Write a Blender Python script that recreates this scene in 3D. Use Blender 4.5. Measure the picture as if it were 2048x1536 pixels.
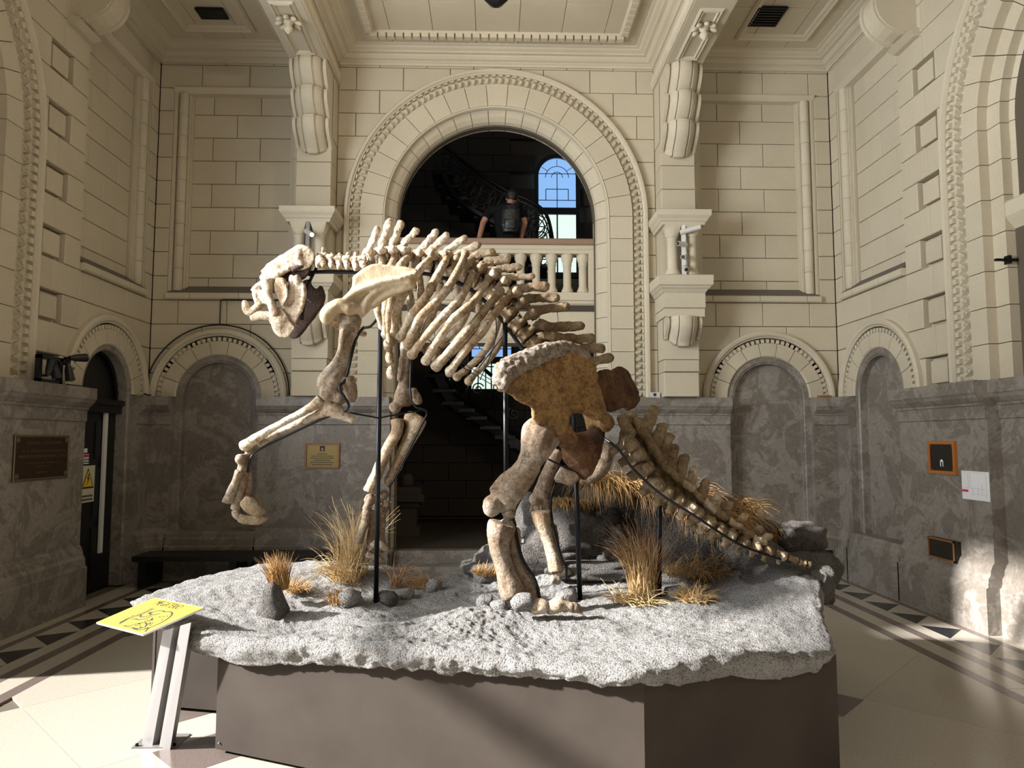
import bpy, bmesh, math, random
from mathutils import Vector, Matrix, noise, Euler

for _o in list(bpy.data.objects):
    bpy.data.objects.remove(_o)
scene = bpy.context.scene
COL = scene.collection
PI = math.pi
R = math.radians
random.seed(7)

# ------------------------------------------------------------------ camera
FPX, CAMH, VX, VY = 1420.0, 1.65, 985.0, 880.0      # focal length (px of 2048), eye height, vanishing point
YAW = math.atan((1024 - VX) / FPX)
PITCH = math.atan((VY - 768) / FPX * math.cos(YAW))
cam_d = bpy.data.cameras.new('camera')
cam = bpy.data.objects.new('camera', cam_d)
COL.objects.link(cam)
cam.location = (0, 0, CAMH)
cam.rotation_euler = (PI / 2 + PITCH, 0, -YAW)
cam_d.sensor_fit = 'HORIZONTAL'
cam_d.sensor_width = 36
cam_d.lens = FPX / 2048 * 36
cam_d.clip_start = .05
scene.camera = cam
CF = Vector((math.sin(YAW) * math.cos(PITCH), math.cos(YAW) * math.cos(PITCH), math.sin(PITCH)))
CR = Vector((math.cos(YAW), -math.sin(YAW), 0))
CU = CR.cross(CF)
CP = Vector((0, 0, CAMH))

def ray(x, y): return CF + CR * ((x - 1024) / FPX) - CU * ((y - 768) / FPX)
def PY(x, y, Y): d = ray(x, y); return CP + d * (Y / d.y)
def PX(x, y, X): d = ray(x, y); return CP + d * (X / d.x)
def PZ(x, y, Z): d = ray(x, y); return CP + d * ((Z - CAMH) / d.z)

# ------------------------------------------------------------------ light
vs = scene.view_settings
vs.view_transform = 'Standard'
vs.look = 'None'
vs.gamma = 1
vs.use_curve_mapping = False
vs.exposure = 0.0
world = bpy.data.worlds.new('sky')
scene.world = world
world.use_nodes = True
_bg = world.node_tree.nodes['Background']
_bg.inputs['Color'].default_value = (.80, .90, 1.0, 1)
_bg.inputs['Strength'].default_value = .25

SUN_DIR = Vector((.88, .14, -.44)).normalized()       # the way the sunlight travels, through the opening in the left wall
sun_d = bpy.data.lights.new('sun', 'SUN')
sun_d.energy = 18
sun_d.angle = R(2.0)
sun_d.color = (1, .98, .95)
sun = bpy.data.objects.new('sun', sun_d)
COL.objects.link(sun)
sun.rotation_euler = SUN_DIR.to_track_quat('-Z', 'Y').to_euler()
sun.location = (-9, 3, 8)

def area(name, loc, direction, sx, sy, power, col):
    d = bpy.data.lights.new(name, 'AREA')
    d.shape = 'RECTANGLE'
    d.size, d.size_y, d.energy, d.color = sx, sy, power, col
    o = bpy.data.objects.new(name, d)
    COL.objects.link(o)
    o.location = loc
    o.rotation_euler = Vector(direction).to_track_quat('-Z', 'Z').to_euler()
    return o
# daylight through the opening in the left wall, and an added fill for the right floor
left_opening_light = area('left_opening_daylight', (-4.34, 3.4, 3.4), (1, .42, .10), 3.0, 3.0, 330, (.92, .97, 1.0))
left_opening_light.data.spread = R(115)                          # narrowed to send more of the light to the right wall
area('front_fill', (2.6, -1.2, 5.0), (.08, .78, -.60), 2.8, 1.6, 75, (1, .92, .80))

# ------------------------------------------------------------------ materials
MATS = {}
def nodes(name):
    m = bpy.data.materials.new(name)
    m.use_nodes = True
    nt = m.node_tree
    MATS[name] = m
    return m, nt, nt.nodes['Principled BSDF']

def N(nt, kind, **kw):
    n = nt.nodes.new(kind)
    for k, v in kw.items():
        if k in n.inputs: n.inputs[k].default_value = v
        else: setattr(n, k, v)
    return n

def plain(name, col, rough=.6, metal=0, emit=None, es=1.0, spec=.5):
    m, nt, b = nodes(name)
    b.inputs['Base Color'].default_value = (*col, 1)
    b.inputs['Roughness'].default_value = rough
    b.inputs['Metallic'].default_value = metal
    b.inputs['Specular IOR Level'].default_value = spec
    if emit:
        b.inputs['Emission Color'].default_value = (*emit, 1)
        b.inputs['Emission Strength'].default_value = es
    return m

def ramp(nt, fac, stops):
    r = nt.nodes.new('ShaderNodeValToRGB')
    e = r.color_ramp.elements
    while len(e) < len(stops): e.new(.5)
    for el, (p, c) in zip(e, stops):
        el.position = p
        el.color = (*c, 1)
    nt.links.new(fac, r.inputs[0])
    return r.outputs[0]

def mixc(nt, fac, a, b, mode='MIX'):
    n = nt.nodes.new('ShaderNodeMix')
    n.data_type = 'RGBA'
    n.blend_type = mode
    for i, v in ((0, fac), (6, a), (7, b)):
        if hasattr(v, 'is_linked') or isinstance(v, bpy.types.NodeSocket): nt.links.new(v, n.inputs[i])
        elif isinstance(v, (int, float)): n.inputs[i].default_value = v
        else: n.inputs[i].default_value = (*v, 1)
    return n.outputs[2]

def noise_tex(nt, scale, detail=4, rough=.55, dist=0, vec=None):
    n = N(nt, 'ShaderNodeTexNoise', Scale=scale, Detail=detail, Roughness=rough, Distortion=dist)
    if vec is None:
        tc = nt.nodes.new('ShaderNodeNewGeometry')
        vec = tc.outputs['Position']
    nt.links.new(vec, n.inputs['Vector'])
    return n.outputs[0]

def bump(nt, b, h, strength, dist):
    n = N(nt, 'ShaderNodeBump', Strength=strength, Distance=dist)
    nt.links.new(h, n.inputs['Height'])
    nt.links.new(n.outputs[0], b.inputs['Normal'])

def stone(name, c1, c2, rough=.75, var=.05):
    m, nt, b = nodes(name)
    big = noise_tex(nt, 1.3, 5, .6)
    fine = noise_tex(nt, 40, 3, .6)
    col = ramp(nt, big, [(.3, c1), (.7, c2)])
    oi = nt.nodes.new('ShaderNodeObjectInfo')
    v = ramp(nt, oi.outputs['Random'], [(0, (1 - var,) * 3), (1, (1 + var * .4,) * 3)])
    col = mixc(nt, 1.0, col, v, 'MULTIPLY')
    f2 = ramp(nt, fine, [(.3, (.93, .93, .93)), (.7, (1, 1, 1))])
    col = mixc(nt, 1.0, col, f2, 'MULTIPLY')
    nt.links.new(col, b.inputs['Base Color'])
    b.inputs['Roughness'].default_value = rough
    b.inputs['Specular IOR Level'].default_value = .3
    bump(nt, b, fine, .15, .003)
    return m
stone('stone', (.525, .460, .342), (.58, .513, .390))
stone('stone_trim', (.55, .486, .366), (.60, .534, .412), var=.03)
stone('hall_stone_shaded', (.060, .048, .036), (.075, .060, .045))  # wall stone with the hall's lack of light put into its colour
plain('joint', (.10, .08, .055), .9)

def marble(name, c1, c2, c3, rough=.4):
    m, nt, b = nodes(name)
    w = noise_tex(nt, 2.6, 10, .72, .9)
    w2 = noise_tex(nt, 16, 8, .75, 1.2)
    col = ramp(nt, w, [(.30, c1), (.47, c2), (.53, c3), (.70, c1)])
    sp = ramp(nt, w2, [(.33, (.72, .72, .72)), (.66, (1.18, 1.18, 1.18))])
    col = mixc(nt, 1.0, col, sp, 'MULTIPLY')
    nt.links.new(col, b.inputs['Base Color'])
    b.inputs['Roughness'].default_value = rough
    b.inputs['Specular IOR Level'].default_value = .4
    return m
marble('marble', (.225, .197, .166), (.185, .160, .134), (.285, .255, .222))
plain('dark_slope', (.14, .12, .10), .95)  # darker matte tone for the sloping sills and capital tops

def floor_mat(name, c1, c2, rough=.22, sc=60):
    m, nt, b = nodes(name)
    f = noise_tex(nt, sc, 4, .7)
    col = ramp(nt, f, [(.35, c1), (.65, c2)])
    oi = nt.nodes.new('ShaderNodeObjectInfo')
    v = ramp(nt, oi.outputs['Random'], [(0, (.95, .95, .95)), (1, (1.03, 1.03, 1.03))])
    col = mixc(nt, 1.0, col, v, 'MULTIPLY')
    nt.links.new(col, b.inputs['Base Color'])
    b.inputs['Roughness'].default_value = rough
    return m
floor_mat('floor_pale', (.43, .39, .325), (.50, .46, .39), .16)
floor_mat('floor_black', (.012, .013, .018), (.025, .026, .03))
floor_mat('floor_brown', (.12, .092, .08), (.19, .15, .13), sc=150)

def bone_mat(name, pale, tan, dark, lo=.36, hi=.62, sc=5.0, speck=.5, blot=.7, bmp=.75):
    m, nt, b = nodes(name)
    a = noise_tex(nt, sc, 6, .65, .6)
    g = noise_tex(nt, 70, 5, .7)
    col = ramp(nt, a, [(lo, pale), ((lo + hi) / 2, tan), (hi + .12, dark)])
    sp = ramp(nt, g, [(.36, (.30, .24, .18)), (.50, (1, 1, 1))])
    g3 = noise_tex(nt, 22, 6, .7, .8)
    col = mixc(nt, blot, col, ramp(nt, g3, [(.36, (.45, .36, .26)), (.52, (1, 1, 1)), (.7, (1.1, 1.08, 1.04))]), 'MULTIPLY')
    col = mixc(nt, speck, col, sp, 'MULTIPLY')
    nt.links.new(col, b.inputs['Base Color'])
    b.inputs['Roughness'].default_value = .62
    b.inputs['Specular IOR Level'].default_value = .3
    ad = N(nt, 'ShaderNodeMath', operation='ADD')
    nt.links.new(g, ad.inputs[0]); nt.links.new(g3, ad.inputs[1])
    bump(nt, b, ad.outputs[0], bmp, .010)
    return m
bone_mat('bone_pale', (.66, .585, .47), (.57, .46, .335), (.33, .21, .12), speck=.65, blot=.9, bmp=1.0)
bone_mat('bone_rib', (.54, .455, .345), (.44, .325, .205), (.22, .12, .055), .42, .62, 6, .6, .8, .9)
bone_mat('bone_smooth', (.48, .395, .28), (.43, .33, .205), (.32, .21, .11), .36, .66, 3.5, .2, .35, .3)
bone_mat('bone_brown', (.20, .105, .05), (.36, .215, .08), (.075, .030, .014), .38, .58, 4.2, .7, .75, 1.0)
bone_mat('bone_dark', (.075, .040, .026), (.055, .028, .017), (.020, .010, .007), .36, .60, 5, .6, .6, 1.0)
bone_mat('bone_red', (.21, .115, .05), (.15, .070, .030), (.050, .020, .010), .34, .58, 5, .7, .75, 1.0)
bone_mat('bone_crest', (.36, .32, .27), (.30, .245, .19), (.16, .10, .06), .40, .62, 8, .9, .9, 1.0)
bone_mat('bone_tail', (.36, .28, .18), (.25, .18, .10), (.12, .075, .04), .32, .6, 6)
bone_mat('bone_leg', (.40, .34, .275), (.30, .22, .15), (.12, .07, .04), .40, .60, 4.5, .6, .8, .9)

def rock_mat(name, c1, c2, c3):
    m, nt, b = nodes(name)
    a = noise_tex(nt, 4, 6, .65)
    g = noise_tex(nt, 110, 3, .7)
    g2 = noise_tex(nt, 22, 5, .7)
    col = ramp(nt, a, [(.3, c1), (.5, c2), (.72, c3)])
    sp = ramp(nt, g, [(.38, (.18, .17, .16)), (.47, (1, 1, 1))])
    col = mixc(nt, .8, col, sp, 'MULTIPLY')
    nt.links.new(col, b.inputs['Base Color'])
    b.inputs['Roughness'].default_value = .95
    b.inputs['Specular IOR Level'].default_value = .1
    ad = N(nt, 'ShaderNodeMath', operation='ADD')
    nt.links.new(g, ad.inputs[0]); nt.links.new(g2, ad.inputs[1])
    bump(nt, b, ad.outputs[0], 1.0, .030)
    return m
rock_mat('rock', (.29, .275, .26), (.38, .365, .35), (.45, .435, .42))
rock_mat('rock_mid', (.13, .12, .11), (.18, .165, .152), (.23, .215, .20))
rock_mat('rock_dark', (.10, .09, .08), (.15, .135, .12), (.19, .17, .155))

def wall_paint(name, c1, c2, rough):
    m, nt, b = nodes(name)
    a = noise_tex(nt, 2.5, 5, .6)
    s = noise_tex(nt, 30, 6, .8)
    col = ramp(nt, a, [(.3, c1), (.7, c2)])
    sp = ramp(nt, s, [(.60, (1, 1, 1)), (.72, (1.25, 1.22, 1.2))])
    col = mixc(nt, .7, col, sp, 'MULTIPLY')
    nt.links.new(col, b.inputs['Base Color'])
    b.inputs['Roughness'].default_value = rough
    b.inputs['Specular IOR Level'].default_value = .15
    return m
wall_paint('plinth_paint', (.040, .031, .025), (.055, .043, .035), .75)
def grass_mat(name, c1, c2):
    m, nt, b = nodes(name)
    a = noise_tex(nt, 30, 3, .6)
    nt.links.new(ramp(nt, a, [(.3, c1), (.7, c2)]), b.inputs['Base Color'])
    b.inputs['Roughness'].default_value = .7
    return m
grass_mat('grass_straw', (.46, .30, .13), (.62, .46, .24))
grass_mat('grass_amber', (.36, .20, .07), (.50, .31, .12))
grass_mat('grass_brown', (.24, .12, .055), (.40, .23, .11))

plain('black_metal', (.012, .013, .016), .38, .6)
plain('iron', (.006, .006, .007), .4, .3)
plain('steel', (.26, .245, .24), .5, .35)
plain('black_paint', (.006, .006, .007), .45)
plain('white_paint', (.72, .71, .70), .5)
plain('light_housing', (.55, .54, .50), .45)
plain('lamp_glow', (.9, .8, .55), .4, emit=(1, .86, .55), es=3)
plain('yellow_print', (.62, .43, .03), .5)
plain('ink', (.02, .02, .025), .6)
plain('ink_grey', (.22, .16, .03), .6)
plain('bronze', (.060, .036, .020), .42, .55)
plain('bronze_relief', (.20, .14, .085), .4, .6)
plain('wood_orange', (.42, .145, .028), .4)
plain('wood_brown', (.26, .105, .03), .45)
plain('brass_plate', (.24, .17, .055), .4, .45)
plain('plate_dark', (.018, .014, .012), .3)
plain('paper', (.80, .80, .82), .7)
plain('paper_cream', (.62, .60, .44), .6)
plain('red_ink', (.6, .03, .08), .6)
plain('safety_yellow', (.80, .52, .02), .5)
plain('rail_stone', (.26, .17, .115), .5)
plain('skin', (.48, .24, .17), .55)
plain('hair', (.010, .008, .007), .6)
plain('cloth_black', (.006, .006, .007), .9, spec=.2)
plain('bag_black', (.010, .011, .013), .45)
plain('glass_blue', (.1, .2, .3), .3, emit=(.28, .52, .95), es=.95)
plain('glass_pale', (.3, .3, .3), .3, emit=(.70, .88, .78), es=1.15)
plain('lead', (.01, .012, .02), .5)
plain('added_bulb', (.9, .85, .7), .4, emit=(1, .84, .6), es=6)

# ------------------------------------------------------------------ object helpers
OFF = {}
def link(o): COL.objects.link(o); return o
def mesh(name, V, F, mat, smooth=False):
    me = bpy.data.meshes.new(name)
    me.from_pydata([tuple(v) for v in V], [], F)
    if mat: me.materials.append(MATS[mat])
    if smooth: me.polygons.foreach_set('use_smooth', [True] * len(me.polygons))
    me.update()
    return me
def fixn(me):
    bm = bmesh.new(); bm.from_mesh(me)
    bmesh.ops.recalc_face_normals(bm, faces=bm.faces)
    bm.to_mesh(me); bm.free()
def new(name, VF, mat, parent=None, smooth=False, org=None, fix=True):
    """One mesh object; coordinates are those of its top-level thing's frame."""
    V, F = VF
    V = [Vector(v) for v in V]
    if org is None:
        org = Vector([(min(v[i] for v in V) + max(v[i] for v in V)) / 2 for i in range(3)])
        if parent is None: org.z = min(v.z for v in V)
    org = Vector(org)
    me = mesh(name, [v - org for v in V], F, mat, smooth)
    if fix: fixn(me)
    return put(name, me, parent, org)
def put(name, me, parent, org, rot=None, scale=None):
    o = link(bpy.data.objects.new(name, me))
    org = Vector(org)
    if parent: o.parent = parent; o.location = org - OFF[parent]
    else: o.location = org
    if rot: o.rotation_euler = rot
    if scale: o.scale = scale
    OFF[o] = org
    return o
def tag(o, label=None, cat=None, group=None, kind=None):
    if label: o['label'] = label
    if cat: o['category'] = cat
    if group: o['group'] = group
    if kind: o['kind'] = kind
    return o
def thing(name, label, cat, loc, group=None):
    o = link(bpy.data.objects.new(name, None))
    o.location = loc
    o.empty_display_size = .1
    OFF[o] = Vector(loc)
    return tag(o, label, cat, group)
def merge(*parts):
    V, F = [], []
    for v, f in parts:
        n = len(V)
        V += [Vector(p) for p in v]
        F += [tuple(i + n for i in q) for q in f]
    return V, F
def xform(VF, M): return [M @ Vector(v) for v in VF[0]], VF[1]
def box(x0, x1, y0, y1, z0, z1):
    V = [(x, y, z) for z in (z0, z1) for y in (y0, y1) for x in (x0, x1)]
    return V, [(0, 2, 3, 1), (4, 5, 7, 6), (0, 1, 5, 4), (2, 6, 7, 3), (0, 4, 6, 2), (1, 3, 7, 5)]
def cblock(w, h, y0, y1, c=.006):
    """ashlar block centred on u=z=0, front at y0 with chamfered arrises"""
    a, b = w / 2, h / 2
    V = [(-a + c, y0, -b + c), (a - c, y0, -b + c), (a - c, y0, b - c), (-a + c, y0, b - c)]
    V += [(-a, y0 + c, -b), (a, y0 + c, -b), (a, y0 + c, b), (-a, y0 + c, b)]
    V += [(-a, y1, -b), (a, y1, -b), (a, y1, b), (-a, y1, b)]
    F = [(0, 1, 2, 3)]
    for i in range(4):
        j = (i + 1) % 4
        F += [(i + 4, j + 4, j, i), (i + 8, j + 8, j + 4, i + 4)]
    return V, F
def prism(poly, d0, d1, plane='xz'):
    n = len(poly)
    def p(a, b, d):
        return {'xz': (a, d, b), 'xy': (a, b, d), 'yz': (d, a, b)}[plane]
    V = [p(a, b, d0) for a, b in poly] + [p(a, b, d1) for a, b in poly]
    F = [tuple(range(n)), tuple(range(2 * n - 1, n - 1, -1))]
    F += [(i, (i + 1) % n, n + (i + 1) % n, n + i) for i in range(n)]
    return V, F
def extrude_u(prof, u0, u1):
    """profile [(y,z)...] extruded along u, closed back, end caps"""
    n = len(prof)
    V = [(u0, y, z) for y, z in prof] + [(u1, y, z) for y, z in prof]
    F = [(i, (i + 1) % n, n + (i + 1) % n, n + i) for i in range(n)] + [tuple(range(n - 1, -1, -1)), tuple(range(n, 2 * n))]
    return V, F
def lathe(prof, n=16, c=(0, 0, 0)):
    V, F = [], []
    for r, z in prof:
        for i in range(n):
            a = 2 * PI * i / n
            V.append((c[0] + r * math.cos(a), c[1] + r * math.sin(a), c[2] + z))
    for k in range(len(prof) - 1):
        for i in range(n):
            j = (i + 1) % n
            F.append((k * n + i, k * n + j, (k + 1) * n + j, (k + 1) * n + i))
    F += [tuple(range(n - 1, -1, -1)), tuple((len(prof) - 1) * n + i for i in range(n))]
    return V, F
def tube(pts, rad, n=8, flat=None, flat_k=1.0, caps=True, closed=False):
    """tube along points; rad = number or list; flat = direction squashed by flat_k"""
    P = [Vector(p) for p in pts]
    m = len(P)
    rr = [rad] * m if isinstance(rad, (int, float)) else list(rad)
    V, F = [], []
    up = None
    for i in range(m):
        t = (P[min(i + 1, m - 1)] - P[max(i - 1, 0)])
        t = t.normalized() if t.length > 1e-9 else Vector((0, 0, 1))
        if up is None:
            up = Vector((0, 0, 1)) if abs(t.z) < .9 else Vector((1, 0, 0))
        s = t.cross(up).normalized()
        up = s.cross(t).normalized()
        for k in range(n):
            a = 2 * PI * k / n
            d = (s * math.cos(a) + up * math.sin(a)) * rr[i]
            if flat is not None:
                fl = Vector(flat).normalized()
                d = d - fl * d.dot(fl) * (1 - flat_k)
            V.append(P[i] + d)
    for i in range(m - 1):
        for k in range(n):
            j = (k + 1) % n
            F.append((i * n + k, i * n + j, (i + 1) * n + j, (i + 1) * n + k))
    if closed:
        for k in range(n):
            j = (k + 1) % n
            F.append(((m - 1) * n + k, (m - 1) * n + j, j, k))
    elif caps: F += [tuple(range(n - 1, -1, -1)), tuple((m - 1) * n + k for k in range(n))]
    return V, F
def spline(pts, n=6):
    """Catmull-Rom through points (any dimension tuples)"""
    P = [tuple(p) for p in pts]
    out = []
    for i in range(len(P) - 1):
        p0, p1, p2, p3 = P[max(i - 1, 0)], P[i], P[i + 1], P[min(i + 2, len(P) - 1)]
        for k in range(n):
            t = k / n
            out.append(tuple(.5 * (2 * b + (c - a) * t + (2 * a - 5 * b + 4 * c - d) * t * t + (3 * b - a - 3 * c + d) * t ** 3)
                             for a, b, c, d in zip(p0, p1, p2, p3)))
    out.append(P[-1])
    return out
def ell(c, r, M=None, n=14):
    V, F = [], []
    rows = n // 2
    for j in range(1, rows):
        th = PI * j / rows
        for i in range(n):
            a = 2 * PI * i / n
            V.append(Vector((r[0] * math.sin(th) * math.cos(a), r[1] * math.sin(th) * math.sin(a), r[2] * math.cos(th))))
    top, bot = len(V), len(V) + 1
    V += [Vector((0, 0, r[2])), Vector((0, 0, -r[2]))]
    for j in range(rows - 2):
        for i in range(n):
            k = (i + 1) % n
            F.append((j * n + i, (j + 1) * n + i, (j + 1) * n + k, j * n + k))
    for i in range(n):
        k = (i + 1) % n
        F.append((top, i, k))
        F.append((bot, (rows - 2) * n + k, (rows - 2) * n + i))
    c = Vector(c)
    return [(M @ v if M else v) + c for v in V], F
def text_mesh(s, size):
    cu = bpy.data.curves.new('lettering', 'FONT')
    cu.body = s; cu.size = size; cu.extrude = .0006; cu.align_x = 'LEFT'
    cu.resolution_u = 3
    o = link(bpy.data.objects.new('lettering', cu))
    dg = bpy.context.evaluated_depsgraph_get()
    me = bpy.data.meshes.new_from_object(o.evaluated_get(dg))
    VF = ([v.co.copy() for v in me.vertices], [tuple(p.vertices) for p in me.polygons])
    bpy.data.objects.remove(o)
    bpy.data.meshes.remove(me)
    return VF
def fract(p, sc, oct=4):
    v, a, tot = 0, 1, 0
    for k in range(oct):
        v += a * noise.noise(p * sc); tot += a
        sc *= 2.1; a *= .5
    return v / tot
# ------------------------------------------------------------------ the room shell
XL, XR, YB = -4.22, 4.36, 8.80          # wall faces
XC = .05                                # axis of the room
DZ = .303                               # ashlar course
def ZR(k): return 2.17 + DZ * k
CEIL = 6.60

def root_wall(name, VF, mat, loc, rz):
    o = link(bpy.data.objects.new(name, mesh(name, VF[0], VF[1], mat)))
    fixn(o.data)
    o.location = loc
    o.rotation_euler = (0, 0, rz)
    OFF[o] = Vector((0, 0, 0))
    return tag(o, kind='structure')

def wall_panel(u0, u1, z0, z1, y, ops, th=.10):
    """wall slab in strips, with openings (uc, half, zbottom, zc, arched)"""
    V, F = [], []
    def quad(a, b, c0, c1, d0, d1):      # u a..b ; z lower c0(a) c1(b) ; upper d0 d1
        n = len(V)
        V.extend([(a, y, c0), (b, y, c1), (b, y, d1), (a, y, d0), (a, y + th, c0), (b, y + th, c1), (b, y + th, d1), (a, y + th, d0)])
        F.extend([(n, n + 1, n + 2, n + 3), (n + 7, n + 6, n + 5, n + 4), (n, n + 4, n + 5, n + 1), (n + 3, n + 2, n + 6, n + 7)])
    cur = u0
    for uc, half, zb, zc, arched in sorted(ops):
        if uc - half > cur: quad(cur, uc - half, z0, z0, z1, z1)
        ns = 24 if arched else 1
        us = [uc - half * math.cos(PI * i / ns) for i in range(ns + 1)]
        for a, b in zip(us, us[1:]):
            if zb > z0: quad(a, b, z0, z0, zb, zb)
            ha = zc + (math.sqrt(max(0, half ** 2 - (a - uc) ** 2)) if arched else 0)
            hb = zc + (math.sqrt(max(0, half ** 2 - (b - uc) ** 2)) if arched else 0)
            quad(a, b, ha, hb, z1, z1)
        cur = uc + half
    if cur < u1: quad(cur, u1, z0, z0, z1, z1)
    return V, F

BLK = {}
def block(parent, u0, u1, z0, z1, yf=0.0, yb=.16, name='stone_block', mat='stone', gap=.007):
    w, h = round(u1 - u0 - gap, 3), round(z1 - z0 - gap, 3)
    if w < .01 or h < .01: return
    key = (w, h, yf, yb, mat)
    if key not in BLK:
        me = mesh(name, *cblock(w, h, yf, yb), mat)
        BLK[key] = me
    return put(name, BLK[key], parent, ((u0 + u1) / 2, 0, (z0 + z1) / 2))

def cuts(u0, u1, off, L):
    c = [u0]
    k = math.ceil((u0 + .14 - off) / L)
    while off + k * L < u1 - .14:
        c.append(off + k * L); k += 1
    return c + [u1]

def fill(parent, u0, u1, ks, yf=0.0, holes=(), shift=0.0, L=.6, ztop=None):
    for k in ks:
        z0, z1 = ZR(k), ZR(k + 1)
        if ztop and z1 > ztop: z1 = ztop
        iv = [(u0, u1)]
        for uc, zc, rad in holes:
            dz = max(z1 - zc, 0)
            if dz >= rad: continue
            h = math.sqrt(rad * rad - dz * dz)
            out = []
            for a, b in iv:
                if uc - h > a: out.append((a, min(b, uc - h)))
                if uc + h < b: out.append((max(a, uc + h), b))
            iv = [(a, b) for a, b in out if b - a > .02]
        for a, b in iv:
            cs = cuts(a, b, shift + (k % 2) * L / 2, L)
            for p, q in zip(cs, cs[1:]): block(parent, p, q, z0, z1, yf)

def sweep_arch(prof, a0=0.0, a1=PI, seg=48, jamb=0.0, sides='both'):
    """closed profile [(r,y)] swept along an arch (u=r cos a, z=r sin a) with straight jambs of length jamb"""
    st = []
    if jamb and a0 < .01: st.append((0.0, -jamb))
    st += [(a0 + (a1 - a0) * i / seg, 0) for i in range(seg + 1)]
    if jamb and a1 > PI - .01: st.append((PI, -jamb))
    n, V, F = len(prof), [], []
    for a, dz in st:
        for r, y in prof: V.append((r * math.cos(a), y, r * math.sin(a) + dz))
    for s in range(len(st) - 1):
        for i in range(n):
            j = (i + 1) % n
            F.append((s * n + i, s * n + j, (s + 1) * n + j, (s + 1) * n + i))
    F += [tuple(range(n)), tuple((len(st) - 1) * n + i for i in range(n - 1, -1, -1))]
    return V, F
def at(VF, u, y, z): return [Vector(v) + Vector((u, y, z)) for v in VF[0]], VF[1]
def wedge(prof, da, seg=3):
    return sweep_arch(prof, -da / 2, da / 2, seg)
def ring_stones(parent, uc, zc, prof, a0, a1, n, name='voussoir', mat='stone', gapm=.007):
    rm = sum(r for r, _ in prof) / len(prof)
    da = (a1 - a0) / n
    me = mesh(name, *wedge(prof, da - gapm / rm), mat); fixn(me)
    for i in range(n):
        put(name, me, parent, (uc, 0, zc), (0, -(a0 + da * (i + .5)), 0))
def jamb_stones(parent, uc, zc, prof, side, z0, z1, h=DZ, name='jamb_stone', mat='stone'):
    """straight stones below the springing; prof in (r,y), r measured from uc"""
    n = max(1, round((z1 - z0) / h))
    hh = (z1 - z0) / n
    me = mesh(name, *extr_z([(side * r, y) for r, y in prof], -hh / 2 + .0035, hh / 2 - .0035), mat); fixn(me)
    for i in range(n): put(name, me, parent, (uc, 0, z0 + hh * (i + .5)))
def extr_z(poly, z0, z1):
    n = len(poly)
    V = [(a, b, z0) for a, b in poly] + [(a, b, z1) for a, b in poly]
    return V, [tuple(range(n)), tuple(range(2 * n - 1, n - 1, -1))] + [(i, (i + 1) % n, n + (i + 1) % n, n + i) for i in range(n)]

def leaf_mesh(r, t):            # carved leaf with a midrib and curled tip, plus the little block above it
    V = [(-r * .46, 0, -t * .40), (r * .20, 0, -t * .44), (r * .30, 0, t * .40), (-r * .40, 0, t * .30),
         (-r * .36, -.052, -t * .04), (-r * .05, -.064, -t * .20), (r * .16, -.040, t * .05), (-r * .10, -.030, t * .22)]
    F = [(0, 1, 5, 4), (1, 2, 6, 5), (2, 3, 7, 6), (3, 0, 4, 7), (4, 5, 6, 7), (3, 2, 1, 0)]
    return merge((V, F), box(r * .33, r * .49, -.045, 0, -t * .30, t * .26))
def dentil_mesh(r, t, d): return box(-r / 2, r / 2, -d, .02, -t / 2, t / 2)
def chevron_mesh(r, t):         # one zigzag tooth: two crisp parallel ridges that run out and back, with a curl beside them
    V, F = [], []
    for sh, w, hh in ((-.016, .011, .034), (.020, .009, .026)):
        for s in (-1, 1):
            n = len(V)
            a, b = Vector((-r / 2 + sh, 0, s * t / 2)), Vector((r / 2 - .03 + sh, 0, 0))
            d = (b - a).normalized(); p = Vector((d.z, 0, -d.x)) * w
            V += [a - p, a + p, b + p, b - p, a + Vector((0, -hh, 0)), b + Vector((0, -hh, 0))]
            F += [(n, n + 3, n + 5, n + 4), (n + 1, n + 4, n + 5, n + 2), (n, n + 4, n + 1), (n + 3, n + 2, n + 5), (n, n + 1, n + 2, n + 3)]
    k = len(V)
    kn, kf = ell((r * .36, -.006, t * .46), (.014, .012, .016), n=6)
    V += kn; F += [tuple(i + k for i in f) for f in kf]
    return V, F
def along_ring(parent, uc, zc, rad, me, name, step, a0, a1, jamb=0.0, jsides=(1, -1), y=0.0):
    n = max(1, round(abs(a1 - a0) * rad / step))
    for i in range(n):
        a = a0 + (a1 - a0) * (i + .5) / n
        put(name, me, parent, (uc + rad * math.cos(a), y, zc + rad * math.sin(a)), (0, -a, 0))
    if jamb:
        m = max(1, round(jamb / step))
        for s in jsides:
            for i in range(m):
                put(name, me, parent, (uc + s * rad, y, zc - jamb * (i + .5) / m), (0, 0 if s > 0 else PI, 0))

CAP = [(.0, 2.17), (-.19, 2.17), (-.19, 2.06), (-.18, 2.05), (-.165, 2.02), (-.13, 1.985), (-.115, 1.975), (-.115, 1.955),
       (-.10, 1.95), (-.10, 1.84), (-.085, 1.83), (-.085, .60), (-.10, .585), (-.12, .54), (-.125, .50), (-.145, .47), (-.15, .40),
       (-.17, .385), (-.17, .0), (.16, .0), (.16, 2.17)]
def dado(parent, u0, u1, dy=0.0, slab=1.15):
    n = max(1, round((u1 - u0) / slab))
    for i in range(n):
        a, b = u0 + (u1 - u0) * i / n, u0 + (u1 - u0) * (i + 1) / n
        new('dado_slab', extrude_u([(y + dy, z) for y, z in CAP], a + (.0015 if i else 0), b - (.0015 if i < n - 1 else 0)), 'marble', parent)

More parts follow.
